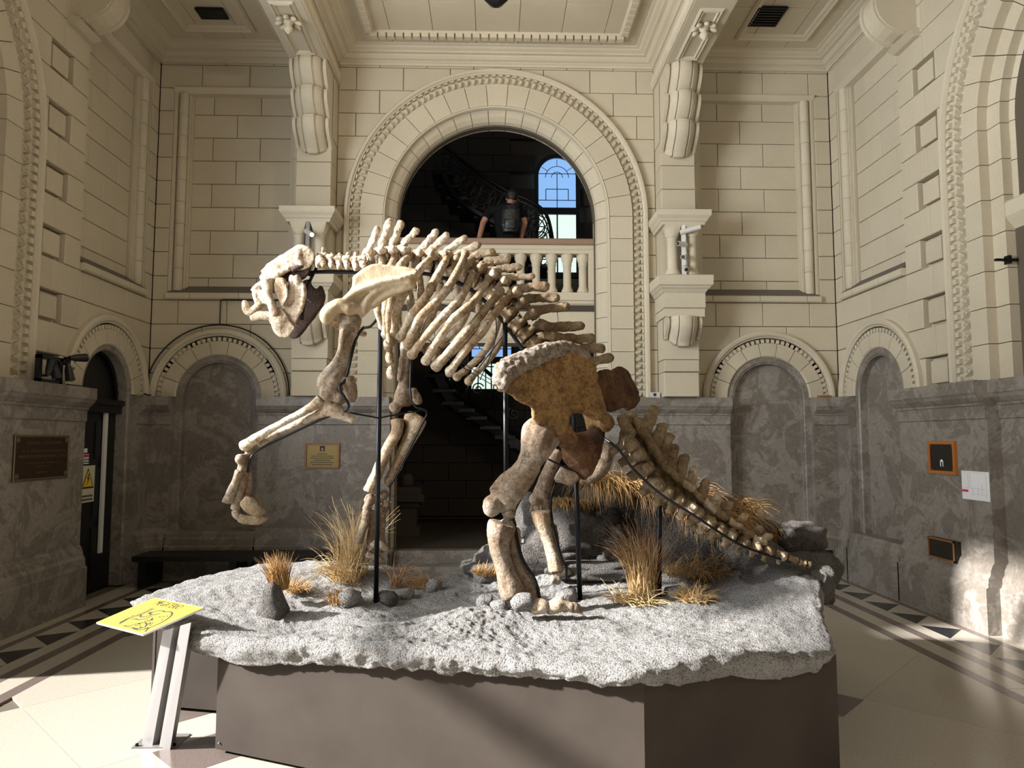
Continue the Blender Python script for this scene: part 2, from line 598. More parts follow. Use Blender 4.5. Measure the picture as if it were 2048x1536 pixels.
def small_arch(parent, uc, cut=None):
    """round-headed surround over a niche or door: moulding, dentils, voussoirs"""
    zc = 2.175
    new('archivolt_moulding', at(sweep_arch([(.84, .05), (.84, -.045), (.815, -.065), (.785, -.06), (.77, -.04), (.755, -.035), (.755, .05)]), uc, 0, zc), 'stone_trim', parent)
    new('archivolt_bed', at(sweep_arch([(.756, .05), (.756, .0), (.685, .0), (.685, .05)]), uc, 0, zc), 'stone_trim', parent)
    me = mesh('dentil', *dentil_mesh(.045, .036, .028), 'stone_trim')
    along_ring(parent, uc, zc, .715, me, 'dentil', .064, 0, PI)
    ring_stones(parent, uc, zc, [(.69, .12), (.69, -.025), (.53, -.025), (.515, -.01), (.515, .12)], 0, PI, 9)

def niche(parent, uc):
    zc = 2.175
    new('niche_frame', at(sweep_arch([(.525, .16), (.525, .0), (.455, .0), (.445, .012), (.43, .012), (.43, .16)], jamb=1.62), uc, 0, zc), 'marble', parent)
    poly = [(uc + .44 * math.cos(PI * i / 24), zc + .44 * math.sin(PI * i / 24)) for i in range(25)] + [(uc - .44, .50), (uc + .44, .50)]
    new('niche_slab', prism(poly, .09, .16), 'marble', parent)
    base = [(-.0, .56), (-.10, .56), (-.12, .53), (-.125, .50), (-.145, .47), (-.15, .40), (-.17, .385), (-.17, .0), (.16, .0), (.16, .56)]
    new('niche_base', extrude_u(base, uc - .54, uc + .54), 'marble', parent)

def framed_bay(parent, u0, u1, ra, rb, pan0, pan1):
    """recessed ashlar panel with round corner shafts, lintel and sloping sill between u0..u1"""
    fill(parent, pan0, pan1, range(4, 13), .11, shift=pan0 + .25)
    for ru, rc in ((ra, 1), (rb, 1)):
        if ru is None: continue
        prof = [(.0, 3.47), (.045, 3.50), (.058, 3.56), (.058, 6.02), (.052, 6.05), (.0, 6.05)]
        n = 9
        for k in range(n):
            z0, z1 = 3.50 + k * (6.05 - 3.50) / n, 3.50 + (k + 1) * (6.05 - 3.50) / n
            me = BLK.setdefault(('shaft', n), mesh('corner_shaft', *lathe([(.052, -.14), (.058, -.132), (.058, .132), (.056, .1400)], 14), 'stone_trim', True))
            put('corner_shaft', me, parent, (ru, .045, (z0 + z1) / 2))
        for s in (-1, 1):
            a = ru + s * .075
            new('shaft_fillet', extr_z([(a - .014, .16), (a - .014, .03 + (.02 if s * (ru - (pan0 + pan1) / 2) < 0 else -.03)), (a + .014, .03 + (.02 if s * (ru - (pan0 + pan1) / 2) < 0 else -.03)), (a + .014, .16)], 3.44, 6.06), 'stone_trim', parent)
            b = ru + s * .098
            new('shaft_fillet', extr_z([(b - .009, .16), (b - .009, .05 + (.03 if s * (ru - (pan0 + pan1) / 2) < 0 else -.045)), (b + .009, .05 + (.03 if s * (ru - (pan0 + pan1) / 2) < 0 else -.045)), (b + .009, .16)], 3.44, 6.06), 'stone_trim', parent)
    p0, p1 = (ra - .11 if ra else pan0), (rb + .11 if rb else pan1)
    new('panel_head', extrude_u([(.16, 6.11), (-.03, 6.11), (-.035, 6.095), (-.02, 6.08), (.0, 6.06), (.02, 6.04), (.16, 6.03)], p0, p1), 'stone_trim', parent)
    cs = cuts(p0, p1, p0 + .30, .6)
    for a, b in zip(cs, cs[1:]):
        new('sill_stone', extrude_u([(.16, 3.385), (-.035, 3.385), (-.05, 3.40), (-.05, 3.455), (-.04, 3.465), (.16, 3.465)], a + .003, b - .003), 'stone_trim', parent)
    new('sill_slope', extrude_u([(-.038, 3.466), (.108, 3.575), (.16, 3.575), (.16, 3.466)], p0 + .02, p1 - .02), 'dark_slope', parent)

# ---------------- back wall
UPA, UPB = XC - 2.24, XC + 2.24           # pilaster axes
PW = .215
AZ = 4.47                                 # springing of the big arches
wb = root_wall('wall_back', wall_panel(-4.6, 4.7, -.05, 6.75, .16,
               [(-3.365, .46, .50, 2.175, True), (XC, 1.25, -.05, AZ, True), (3.46, .46, .50, 2.175, True)]), 'joint', (0, YB, 0), 0)
NL, NR = -3.365, 3.46                     # niches
# outer strips, lintel course and bays
for s, (cx0, cx1, n_u) in enumerate(((-4.22, UPA - PW, NL), (UPB + PW, 4.36, NR))):
    if s == 0: ra, rb, pan0, pan1 = -3.93, UPA - PW - .075, -3.83, UPA - PW - .17
    else: ra, rb, pan0, pan1 = UPB + PW + .075, 4.05, UPB + PW + .17, 3.95
    fill(wb, cx0, cx1, range(0, 4), 0, [(n_u, 2.175, .82)], shift=.12 * s)
    fill(wb, cx0, cx1, range(13, 15), 0, shift=.2, ztop=6.50)
    if s == 0: fill(wb, cx0, ra - .11, range(4, 13), 0)
    else: fill(wb, rb + .11, cx1, range(4, 13), 0)
    framed_bay(wb, cx0, cx1, ra, rb, pan0, pan1)
    small_arch(wb, n_u)
    niche(wb, n_u)
dado(wb, -4.22, NL - .52); dado(wb, NL + .52, XC - 1.30); dado(wb, XC + 1.30, NR - .52); dado(wb, NR + .52, 4.36)
# centre bay
fill(wb, UPA + PW, UPB - PW, range(0, 15), 0, [(XC, AZ, 1.88)], shift=XC + .30, ztop=6.50)
def big_ring(parent, uc, zc, a0, a1, jamb, sides, style):
    """archivolt: outer moulding, carved band, voussoirs, reveals"""
    sd = [s for s in sides]
    def sw(prof, nm, mt='stone_trim', z1=2.17):
        V = at(sweep_arch(prof, a0, a1, 60, 0), uc, 0, zc)
        new(nm, V, mt, parent)
        for s in sd:
            new(nm, extr_z([(uc + s * r, y) for r, y in prof], z1, zc), mt, parent)
    n = round((a1 - a0) / (PI / 19))
    if style == 'leaf':
        sw([(1.92, .05), (1.92, -.055), (1.905, -.080), (1.875, -.080), (1.86, -.055), (1.85, -.05), (1.85, .05)], 'archivolt_moulding')
        sw([(1.851, .05), (1.851, -.004), (1.714, -.004), (1.714, .05)], 'archivolt_bed')
        me = mesh('carved_leaf', *leaf_mesh(.125, .088), 'stone_trim')
        along_ring(parent, uc, zc, 1.782, me, 'carved_leaf', .088, a0, a1, jamb, sd, -.004)
        pv = [(1.715, .20), (1.715, -.055), (1.43, -.055), (1.43, .20)]
        pr = [(1.41, .32), (1.41, .0), (1.395, .005), (1.375, .03), (1.335, .06), (1.29, .11), (1.265, .18), (1.26, .26), (1.26, .32)]
        ring_stones(parent, uc, zc, pv, a0, a1, n); ring_stones(parent, uc, zc, pr, a0, a1, n, 'reveal_stone')
        sw([(1.43, .12), (1.43, -.045), (1.422, -.060), (1.408, -.055), (1.398, -.02), (1.395, .03), (1.395, .12)], 'roll_moulding')
        for s in sd:
            jamb_stones(parent, uc, zc, pv, s, 2.17, zc)
            jamb_stones(parent, uc, zc, pr, s, .0, zc, .32)
    else:
        sw([(1.87, .05), (1.87, -.04), (1.855, -.055), (1.82, -.05), (1.805, -.02), (1.80, .05)], 'archivolt_moulding')
        sw([(1.801, .05), (1.801, .01), (1.575, .01), (1.575, .05)], 'archivolt_bed')
        me = mesh('dentil', *dentil_mesh(.05, .048, .035), 'stone_trim')
        along_ring(parent, uc, zc, 1.765, me, 'dentil', .084, a0, a1, jamb, sd, .01)
        me2 = mesh('zigzag_tooth', *chevron_mesh(.12, .105), 'stone_trim')
        along_ring(parent, uc, zc, 1.65, me2, 'zigzag_tooth', .105, a0, a1, jamb, sd, .01)
        pv = [(1.575, .20), (1.575, -.015), (1.36, -.015), (1.36, .20)]
        p2 = [(1.36, .30), (1.36, .075), (1.20, .075), (1.20, .30)]
        p3 = [(1.20, .60), (1.20, .155), (1.17, .14), (1.13, .16), (1.10, .20), (1.06, .22), (1.02, .25), (1.0, .30), (1.0, .60)]
        for p, nm in ((pv, 'voussoir'), (p2, 'reveal_stone')): ring_stones(parent, uc, zc, p, a0, a1, n, nm)
        ring_stones(parent, uc, zc, p3, a0, a1, n, 'reveal_moulding', 'stone_trim')
        for s in sd:
            jamb_stones(parent, uc, zc, pv, s, 2.17, zc)
            jamb_stones(parent, uc, zc, p2, s, 2.17, zc)
            jamb_stones(parent, uc, zc, p3, s, 3.72, zc)
big_ring(wb, XC, AZ, 0, PI, AZ - 2.17, (1, -1), 'leaf')

# pilasters with stacked consoles, twin colonnettes and lower console
def console(w, zt, lobes, point=.10):
    """lobes: (z_top, z_bottom, depth_top, depth_bottom); keel-shaped across"""
    nu, V, F = 48, [], []
    us = [-1 + 2 * i / nu for i in range(nu + 1)]
    def keel(u):
        a = abs(u)
        if a > .82: b = .0
        elif a > .74: b = -.030
        else:
            b = .105 * (1 - (a / .74) ** 2) ** .75 + .004
            if .30 < a < .40: b -= .024
        return b
    rows = []
    for (z0, z1, d0, d1) in lobes:
        nv = 8
        for i in range(nv + 1):
            t = i / nv
            d = d0 + (d1 - d0) * t ** 1.3 + .05 * math.sin(PI * min(1, t * 1.15)) * (1 - t * .3)
            z = z0 + (z1 - z0) * t
            rows.append([(u * w, -(d + keel(u) * (1 - .35 * t)), z - keel(u) * point * 6 * t * (1 if z1 <= lobes[-1][1] + .001 else .45)) for u in us])
    rows.append([(u * w, .02, lobes[-1][1] - keel(u) * point * 6 - .002) for u in us])
    rows.insert(0, [(u * w, .02, lobes[0][0]) for u in us])
    for r in rows: V += r
    m = nu + 1
    for j in range(len(rows) - 1):
        for i in range(nu): F.append((j * m + i, (j + 1) * m + i, (j + 1) * m + i + 1, j * m + i + 1))
    L = [j * m for j in range(len(rows))]
    F.append(tuple(reversed(L))); F.append(tuple(j * m + nu for j in range(len(rows))))
    return V, F
PY0 = -.30                                # pilaster face (local y)
for pi, uc in enumerate((UPA, UPB)):
    z = 2.17
    for k, z1 in enumerate((2.47, 2.62)):
        block(wb, uc - PW, uc + PW, z, z1, PY0 if k == 0 else PY0 - .02, name='pilaster_block'); z = z1
    new('pilaster_block', box(uc - PW, uc + PW, PY0, .16, 2.625, 3.12), 'stone_trim', wb)
    new('console', at(console(PW, 0, [(3.12, 2.86, .15, .05)], .14), uc, PY0, 0), 'stone_trim', wb, False)
    new('corbel_block', box(uc - PW - .025, uc + PW + .03, PY0 - .17, .16, 3.12, 3.22), 'stone_trim', wb)
    new('corbel_block', box(uc - PW - .03, uc + PW + .035, PY0 - .19, .16, 3.225, 3.41), 'stone_trim', wb)
    capp = [(.16, 3.41), (-.5, 3.41), (-.52, 3.44), (-.545, 3.46), (-.545, 3.47), (-.57, 3.49), (-.575, 3.60), (-.56, 3.61), (.16, 3.61)]
    def cap_sweep(prof, zz):
        """square moulded block around the pilaster: same projection on three sides"""
        rings = []
        for y, zq in prof:
            if y > 0: continue
            e = -y - .49
            rings.append([(uc - PW - .03 - e, .16, zq), (uc - PW - .03 - e, y, zq), (uc + PW + .03 + e, y, zq), (uc + PW + .03 + e, .16, zq)])
        V = [p for r_ in rings for p in r_]
        F = []
        for j in range(len(rings) - 1):
            for i in range(4): F.append((j * 4 + i, j * 4 + (i + 1) % 4, (j + 1) * 4 + (i + 1) % 4, (j + 1) * 4 + i))
        F += [(0, 1, 2, 3), tuple((len(rings) - 1) * 4 + i for i in (3, 2, 1, 0))]
        return V, F
    new('corbel_moulding', cap_sweep(capp, 0), 'stone_trim', wb)
    new('pilaster_block', box(uc - PW, uc + PW, PY0 + .02, .16, 3.61, 4.25), 'stone', wb)
    for s in (-1, 1):
        new('colonnette', at(lathe([(.09, 0), (.09, .04), (.075, .05), (.082, .065), (.066, .08), (.062, .09), (.060, .44), (.068, .45), (.068, .465), (.06, .47)], 18), uc + s * .12, PY0 - .11, 3.62), 'stone_trim', wb, True)
        nm = []
        for i in range(9):
            t = i / 8
            q = .066 + .032 * t ** .6
            nm.append([(q * math.cos(a) * (1 if t < .2 else 1 / max(abs(math.cos(a)), abs(math.sin(a))) ** t), q * math.sin(a) * (1 if t < .2 else 1 / max(abs(math.cos(a)), abs(math.sin(a))) ** t), .14 * t) for a in [2 * PI * k / 16 for k in range(16)]])
        V = [p for r_ in nm for p in r_]
        F = [(j * 16 + i, j * 16 + (i + 1) % 16, (j + 1) * 16 + (i + 1) % 16, (j + 1) * 16 + i) for j in range(8) for i in range(16)] + [tuple(range(15, -1, -1)), tuple(128 + i for i in range(16))]
        new('cushion_capital', at((V, F), uc + s * .12, PY0 - .11, 4.09), 'stone_trim', wb)
    cap2 = [(.16, 4.23), (-.50, 4.23), (-.51, 4.26), (-.53, 4.28), (-.535, 4.295), (-.565, 4.33), (-.57, 4.345), (-.57, 4.40)]
    new('capital_moulding', cap_sweep(cap2, 0), 'stone_trim', wb)
    V = [(uc - PW - .11, -.57, 4.401), (uc + PW + .11, -.57, 4.401), (uc + PW, PY0, 4.45), (uc - PW, PY0, 4.45), (uc - PW - .11, .1, 4.401), (uc + PW + .11, .1, 4.401), (uc + PW, .1, 4.45), (uc - PW, .1, 4.45)]
    new('capital_slope', (V, [(0, 1, 2, 3), (1, 5, 6, 2), (4, 0, 3, 7)]), 'dark_slope', wb)
    for z0, z1 in ((4.44, 4.74), (4.74, 5.04), (5.04, 5.35)): block(wb, uc - PW, uc + PW, z0, z1, PY0, name='pilaster_block')
    new('pilaster_block', box(uc - PW, uc + PW, PY0, .16, 5.355, 6.14), 'stone', wb)
    new('console', at(console(PW, 0, [(6.14, 5.81, .38, .21), (5.81, 5.50, .30, .11), (5.50, 5.20, .20, .0)], .12), uc, PY0, 0), 'stone_trim', wb, False)

# ---------------- side walls
def side_wall(name, X, rz, sg):
    """sg=+1 left wall (u=Y), -1 right wall (u=-Y)"""
    U = lambda Y: sg * Y
    yc = 7.88
    if sg > 0: ops = [(U(yc), .50, -.05, 2.175, True), (U(1.8), 3.2, -.05, 5.0, False)]  # the wide second opening is unseen, shaped to admit the sun
    else: ops = [(U(yc), .46, .50, 2.175, True)]
    a, b = sorted((U(-1.5), U(8.98)))
    w = root_wall(name, wall_panel(a, b, -.05, 6.75, .16, ops), 'joint', (X, 0, 0), rz)
    def F_(Y0, Y1, ks, yf=0, holes=(), shift=0, **k):
        p, q = sorted((U(Y0), U(Y1)))
        fill(w, p, q, ks, yf, [(U(y), z, r) for y, z, r in holes], shift, **k)
    big = (4.70, 4.42, 1.84)
    F_(7.27, YB, range(0, 4), 0, [(yc, 2.175, .82)], shift=.1)
    F_(6.45, 8.62, range(13, 15), 0, [big], shift=.15, ztop=6.50)
    F_(8.62, YB, range(4, 15), 0, ztop=6.50)
    ra, rb = (None, U(8.50)) if sg > 0 else (U(8.50), None)
    p0, p1 = sorted((U(7.27), U(8.38)))
    framed_bay(w, 0, 0, ra, rb, p0, p1)
    # strip with sunk squares
    for k in range(0, 13):
        z0, z1 = ZR(k), ZR(k + 1)
        if z0 < 4.42: e = 6.50
        else:
            dz = z1 - 4.42
            e = 4.70 + math.sqrt(max(.2, 1.84 ** 2 - dz * dz))
        def B(Ya, Yb, za=z0, zb=z1, yf=0.0, nm='stone_block'):
            p, q = sorted((U(Ya), U(Yb)))
            block(w, p, q, za, zb, yf, name=nm)
        if k % 2 == 0 and k < 11:
            B(e, 6.64); B(7.00, 7.27)
            B(6.64, 7.00, yf=.075, nm='sunk_panel')
            B(6.69, 6.95, z0 + .035, z1 - .035, .02, 'raised_square')
        else:
            cs = [e] + [c for c in (6.82,) if c > e + .12] + [7.27]
            for p, q in zip(cs, cs[1:]): B(p, q)
    small_arch(w, U(yc))
    if sg > 0: big_ring(w, U(4.70), 4.42, 0, R(72), 4.42 - 2.17, (1,), 'zigzag')
    else: big_ring(w, U(4.70), 4.42, PI - R(72), PI, 4.42 - 2.17, (-1,), 'zigzag')
    return w, U
wl, UL = side_wall('wall_left', XL, PI / 2, 1)
wr, UR = side_wall('wall_right', XR, -PI / 2, -1)
dado(wl, 5.6, 7.34); dado(wl, 8.40, YB - .08)
dado(wr, UR(7.36), UR(6.03)); dado(wr, UR(YB - .08), UR(8.40)); dado(wr, UR(6.03), UR(5.2), .12)
niche(wr, UR(7.88))
# marble lining of the doorway on the left
new('door_lining', at(sweep_arch([(.515, .75), (.515, -.0), (.47, .0), (.455, .015), (.455, .75)], jamb=2.17), 7.88, 0, 2.175), 'marble', wl)
# blank tympanum behind the right-hand arch and the impost of its inner order
new('tympanum', box(UR(6.6), UR(2.2), .60, .66, 0, 6.3), 'stone', wr)
# unseen bars added across the left opening to shade mound, femur and hand
w3 = thing('shade_bars', None, None, (XL - .2, 1.8, 0)); tag(w3, kind='structure')
for (z0, z1, y0, y1) in ((3.52, 3.93, 2.9, 5.0), (2.50, 2.86, 3.45, 5.0), (3.66, 3.74, -1.4, 2.9), (2.58, 2.66, -1.4, 3.45)):
    new('transom', box(XL - .22, XL - .14, y0, y1, z0, z1), 'black_paint', w3)
for y in (-1.35, .35, 1.65): new('mullion', box(XL - .21, XL - .15, y - .03, y + .03, 0, 5.0), 'black_paint', w3)
new('impost', extrude_u([(.60, 3.72), (.10, 3.72), (.08, 3.70), (.08, 3.58), (.10, 3.55), (.14, 3.50), (.17, 3.46), (.18, 3.42), (.60, 3.42)], UR(5.93), UR(5.2)), 'stone_trim', wr)
new('inner_jamb', box(UR(5.90), UR(5.2), .21, .60, 2.17, 3.42), 'stone', wr)
# hanging beam-end consoles on the side walls
for w, sg in ((wl, 1), (wr, -1)):
    prof = []
    for i in range(15):
        a = -PI / 2 + PI * i / 14
        prof.append((-.02 - .40 * max(0, math.cos(a)) ** .8, 6.14 + .30 * math.sin(a)))
    prof = [(.0, 5.84)] + prof + [(-.34, 6.60), (.0, 6.60)]
    new('beam_console', extrude_u(prof, sg * 7.03 - .15, sg * 7.03 + .15), 'stone_trim', w)
    for e in (-.115, .115):
        new('console_rim', extrude_u([(y * 1.06, 6.14 + (z - 6.14) * 1.07) for y, z in prof[1:-2]] + [(.0, 6.45)], sg * 7.03 + e - .02, sg * 7.03 + e + .02), 'stone_trim', w)
    new('console_collar', extrude_u([(.0, 5.86), (-.12, 5.83), (-.14, 5.80), (-.06, 5.77), (.0, 5.77)], sg * 7.03 - .19, sg * 7.03 + .19), 'stone_trim', w)

tag(new('wall_front', xform(wall_panel(-4.6, 4.8, -.05, 6.75, 0, [(-2.2, .9, 3.2, 5.0, True), (.4, .9, 3.2, 5.0, True), (3.0, .7, 3.2, 5.0, True)]), Matrix.Translation((0, -1.5, 0))), 'stone'), kind='structure')
# ---------------- ceiling: three coffered bays between two beams
def rect_sweep(x0, x1, y0, y1, prof, closed_back=True):
    V, F = [], []
    for ins, z in prof: V += [(x0 + ins, y0 + ins, z), (x1 - ins, y0 + ins, z), (x1 - ins, y1 - ins, z), (x0 + ins, y1 - ins, z)]
    m = len(prof)
    for j in range(m if closed_back else m - 1):
        k = (j + 1) % m
        for i in range(4): F.append((j * 4 + i, j * 4 + (i + 1) % 4, k * 4 + (i + 1) % 4, k * 4 + i))
    return V, F
ceil = tag(new('ceiling', box(-4.7, 4.9, -1.5, 9.0, CEIL + .03, CEIL + .15), 'joint'), kind='structure')
CORN = [(.0, 6.43), (.025, 6.43), (.03, 6.455), (.05, 6.465), (.05, 6.48), (.085, 6.49), (.115, 6.515), (.12, 6.53), (.165, 6.535), (.17, 6.55), (.215, 6.565), (.235, 6.58), (.27, 6.585), (.275, 6.605), (.0, 6.66)]
bays = ((XL, UPA - PW, 3.0), (UPA + PW, UPB - PW, 1.2), (UPB + PW, XR, 3.0))
for bi, (x0, x1, y0) in enumerate(bays):
    new('cornice', rect_sweep(x0, x1, y0, YB, CORN), 'stone_trim', ceil)
    nx = 3 if bi != 1 else 7
    ny = 6 if bi != 1 else 8
    for i in range(nx):
        for j in range(ny):
            a0, a1 = x0 + .2 + (x1 - x0 - .4) * i / nx, x0 + .2 + (x1 - x0 - .4) * (i + 1) / nx
            b0, b1 = y0 + .2 + (YB - y0 - .4) * j / ny, y0 + .2 + (YB - y0 - .4) * (j + 1) / ny
            me = mesh('ceiling_slab', *box(-(a1 - a0) / 2 + .003, (a1 - a0) / 2 - .003, -(b1 - b0) / 2 + .003, (b1 - b0) / 2 - .003, 0, .04), 'stone')
            put('ceiling_slab', me, ceil, ((a0 + a1) / 2, (b0 + b1) / 2, CEIL))
    if bi != 1:
        new('coffer_frame', rect_sweep(x0 + .47, x1 - .47, y0 + .47, YB - .47, [(0, CEIL), (.0, CEIL - .02), (.03, CEIL - .045), (.06, CEIL - .03), (.08, CEIL - .03), (.1, CEIL)]), 'stone_trim', ceil)
    else:
        new('coffer_frame', rect_sweep(x0 + .40, x1 - .40, y0 + .40, YB - .40, [(0, CEIL), (.0, CEIL - .015), (.03, CEIL - .03), (.05, CEIL - .02), (.11, CEIL - .02), (.13, CEIL)]), 'stone_trim', ceil)
        me = mesh('dentil', *box(-.042, .042, -.038, .038, -.05, .01), 'stone_trim')
        n = 30
        for i in range(n): put('dentil', me, ceil, (x0 + .47 + (x1 - x0 - .94) * (i + .5) / n, YB - .48, CEIL - .02))
        for sx in (x0 + .48, x1 - .48):
            for i in range(14): put('dentil', me, ceil, (sx, YB - .62 - i * .115, CEIL - .02), (0, 0, PI / 2))
for bi, uc in enumerate((UPA, UPB)):
    bm_ = new('beam', box(uc - PW, uc + PW, -1.5, YB + .1, 6.145, 6.64), 'stone_trim', ceil)
    y = 8.02
    for q in range(3):
        new('soffit_panel', rect_sweep(uc - .13, uc + .13, y - 1.0, y, [(0, 6.146), (.0, 6.135), (.02, 6.12), (.035, 6.14), (.05, 6.125), (.065, 6.146)]), 'stone_trim', bm_)
        y -= 1.35
    # rope moulding on the inner flank
    sx = uc + (PW + .012) * (1 if bi == 0 else -1)
    me = mesh('rope_bead', *ell((0, 0, 0), (.036, .030, .078), Matrix.Rotation(R(38 if bi == 0 else 38), 3, 'X'), 8), 'stone_trim', True)
    yy = YB - .03
    while yy > 6.9:
        put('rope_bead', me, bm_, (sx, yy, 6.245)); yy -= .062
    new('rope_fillet', box(sx - .012, sx + .012, 1.2, YB, 6.15, 6.185), 'stone_trim', bm_)
    new('rope_fillet', box(sx - .014, sx + .014, 1.2, YB, 6.30, 6.33), 'stone_trim', bm_)
    # carved flower boss on the soffit
    bo = new('flower_boss', at(lathe([(.0, -.16), (.02, -.15), (.045, -.12), (.05, -.09), (.03, -.06), (.06, -.03), (.07, 0)], 12), uc, 7.33, 6.13), 'stone_trim', ceil, True)
    for k in range(8):
        a = 2 * PI * k / 8
        new('petal', xform(ell((.10, 0, -.03), (.055, .032, .026), Matrix.Rotation(.5, 3, 'Y'), 8), Matrix.Translation((uc, 7.33, 6.13)) @ Matrix.Rotation(a, 4, 'Z')), 'stone_trim', bo, True)
# black ventilation hatches in the side bays
for (xa, xb, ya, yb, lab) in ((-3.42, -3.10, 7.86, 8.06, 'small black ceiling hatch above the left-hand recessed bay'), (3.02, 3.37, 7.66, 8.03, 'small black ceiling hatch above the right-hand recessed bay')):
    t = thing('ceiling_hatch', lab, 'hatch', ((xa + xb) / 2, (ya + yb) / 2, CEIL - .045), 'ceiling hatches')
    new('hatch_frame', rect_sweep(xa, xb, ya, yb, [(0, CEIL - .012), (0, CEIL - .035), (.02, CEIL - .04), (.03, CEIL - .012)]), 'black_metal', t)
    for i in range(6):
        y_ = ya + .03 + (yb - ya - .06) * (i + .5) / 6
        new('slat', box(xa + .02, xb - .02, y_ - .008, y_ + .008, CEIL - .034, CEIL - .012), 'black_paint', t)
    new('backing', box(xa + .01, xb - .01, ya + .01, yb - .01, CEIL - .012, CEIL - .002), 'black_paint', t)

# ---------------- floor
fl = tag(new('floor', box(-4.7, 4.9, -1.5, 9.0, -.10, -.012), 'joint'), kind='structure')
def clip(poly, x0, x1, y0, y1):
    for ax, lim, s in ((0, x0, 1), (0, x1, -1), (1, y0, 1), (1, y1, -1)):
        out = []
        for i in range(len(poly)):
            p, q = poly[i], poly[(i + 1) % len(poly)]
            a, b = s * (p[ax] - lim), s * (q[ax] - lim)
            if a >= 0: out.append(p)
            if a * b < 0:
                t = a / (a - b)
                out.append((p[0] + (q[0] - p[0]) * t, p[1] + (q[1] - p[1]) * t))
        poly = out
        if len(poly) < 3: return []
    return poly
FX = .12
def tile(poly, mat, name='floor_tile', top=0.0):
    c = (sum(p[0] for p in poly) / len(poly), sum(p[1] for p in poly) / len(poly))
    k = .0018
    q = [(p[0] + (c[0] - p[0]) / max(.05, math.dist(p, c)) * k, p[1] + (c[1] - p[1]) / max(.05, math.dist(p, c)) * k) for p in poly]
    return new(name, prism(q, -.014, top, 'xy'), mat, fl)
S45 = .88                                  # half diagonal of the big tiles
ix0, ix1, iy1 = FX - 3.21, FX + 3.21, 8.65 - .89
for i in range(-6, 7):
    for j in range(-2, 12):
        cx, cy = 2.37 + i * S45, 4.62 + (j - 5) * S45
        if (i + j) % 2: continue
        poly = clip([(cx - S45, cy), (cx, cy - S45), (cx + S45, cy), (cx, cy + S45)], ix0, ix1, -1.4, iy1)
        if poly: tile(poly, 'floor_pale')
for (cx, cy) in ((2.10, 4.60), (-1.86, 4.60), (-1.53, 3.95)):   # dark lozenge insets
    tile([(cx - .27, cy), (cx, cy - .27), (cx + .27, cy), (cx, cy + .27)], 'floor_brown', 'floor_inset', .0012)
bands = ((3.21, 3.31, 'floor_brown'), (3.31, 3.47, 'floor_pale'), (3.47, 3.57, 'floor_brown'), (3.57, 3.70, 'floor_pale'), (3.98, 4.06, 'floor_brown'), (4.06, 4.30, 'floor_pale'))
YF = 8.65 + 4.10 - 8.65                    # border distance from the axis at the wall base
for d0, d1, mt in bands:
    e0, e1 = 8.65 - (4.10 - d0), 8.65 - (4.10 - d1)
    for s in (-1, 1):
        n = 6
        for i in range(n):
            ya, yb_ = -1.4 + (e0 + 1.4) * i / n, -1.4 + (e0 + 1.4) * (i + 1) / n
            pb = e1 if i == n - 1 else yb_
            q = [(FX + s * d0, ya), (FX + s * d1, ya), (FX + s * d1, pb), (FX + s * d0, yb_)]
            tile(q, mt, 'border_strip')
    for i in range(6):
        t0, t1 = i / 6, (i + 1) / 6
        a = lambda d, t: FX - d + 2 * d * t
        tile([(a(d0, t0), e0), (a(d0, t1), e0), (a(d1, t1), e1), (a(d1, t0), e1)], mt, 'border_strip')
TW = .475
for s in (-1, 1):
    y = 8.30
    while y > 3.2:
        a, b = FX + s * 3.70, FX + s * 3.98
        tile([(a, y), (a, y - TW + .04), (b, y - TW / 3)], 'floor_black', 'border_triangle')
        tile([(b, y - TW / 3), (b, y + TW * 2 / 3), (a, y)], 'floor_pale', 'border_triangle')
        tile([(a, y - TW + .04), (a, y - TW), (b, y - TW / 3)], 'floor_pale', 'border_triangle')
        y -= TW
x = FX - 3.6
while x < FX + 3.5:
    tile([(x, 8.25), (x + TW, 8.25), (x + TW / 2, 8.53)], 'floor_black', 'border_triangle')
    tile([(x + TW / 2, 8.53), (x + TW, 8.25), (x + 1.5 * TW, 8.53)], 'floor_pale', 'border_triangle')
    x += TW

# ---------------- stair hall behind the arch
HY = 12.4
hall = tag(new('wall_hall', merge(box(-3.6, 3.6, HY, HY + .1, -.05, 8.2), box(-3.7, -3.6, 8.96, HY, -.05, 8.2), box(3.6, 3.7, 8.96, HY, -.05, 8.2),
      box(-3.7, -1.36, 8.962, 9.42, -.05, 2.9), box(1.46, 3.7, 8.962, 9.42, -.05, 2.9)), 'joint'), kind='structure')
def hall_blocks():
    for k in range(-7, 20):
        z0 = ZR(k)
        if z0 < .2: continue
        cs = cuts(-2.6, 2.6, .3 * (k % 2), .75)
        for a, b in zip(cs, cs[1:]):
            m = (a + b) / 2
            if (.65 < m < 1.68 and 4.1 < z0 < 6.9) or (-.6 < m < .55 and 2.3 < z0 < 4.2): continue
            o = block(hall, a, b, z0, z0 + DZ, 0.0, .1, mat='hall_stone_shaded')
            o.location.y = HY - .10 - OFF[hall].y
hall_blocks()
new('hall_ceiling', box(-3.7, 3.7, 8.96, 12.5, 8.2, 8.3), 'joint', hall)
tag(new('floor_landing', box(-3.6, 3.6, 9.02, 10.9, 3.30, 3.47), 'hall_stone_shaded'), kind='structure')
tag(new('floor_hall', box(-3.6, 3.6, 9.0, 12.4, .0, .30), 'hall_stone_shaded'), kind='structure')
st = thing('entrance_steps', 'two low stone steps leading through the dark archway behind the exhibit', 'steps', (XC, 8.9, 0))
new('step', box(XC - 1.25, XC + 1.25, 8.58, 9.02, 0, .15), 'marble', st)
new('step', box(XC - 1.25, XC + 1.25, 8.84, 9.02, .15, .30), 'marble', st)
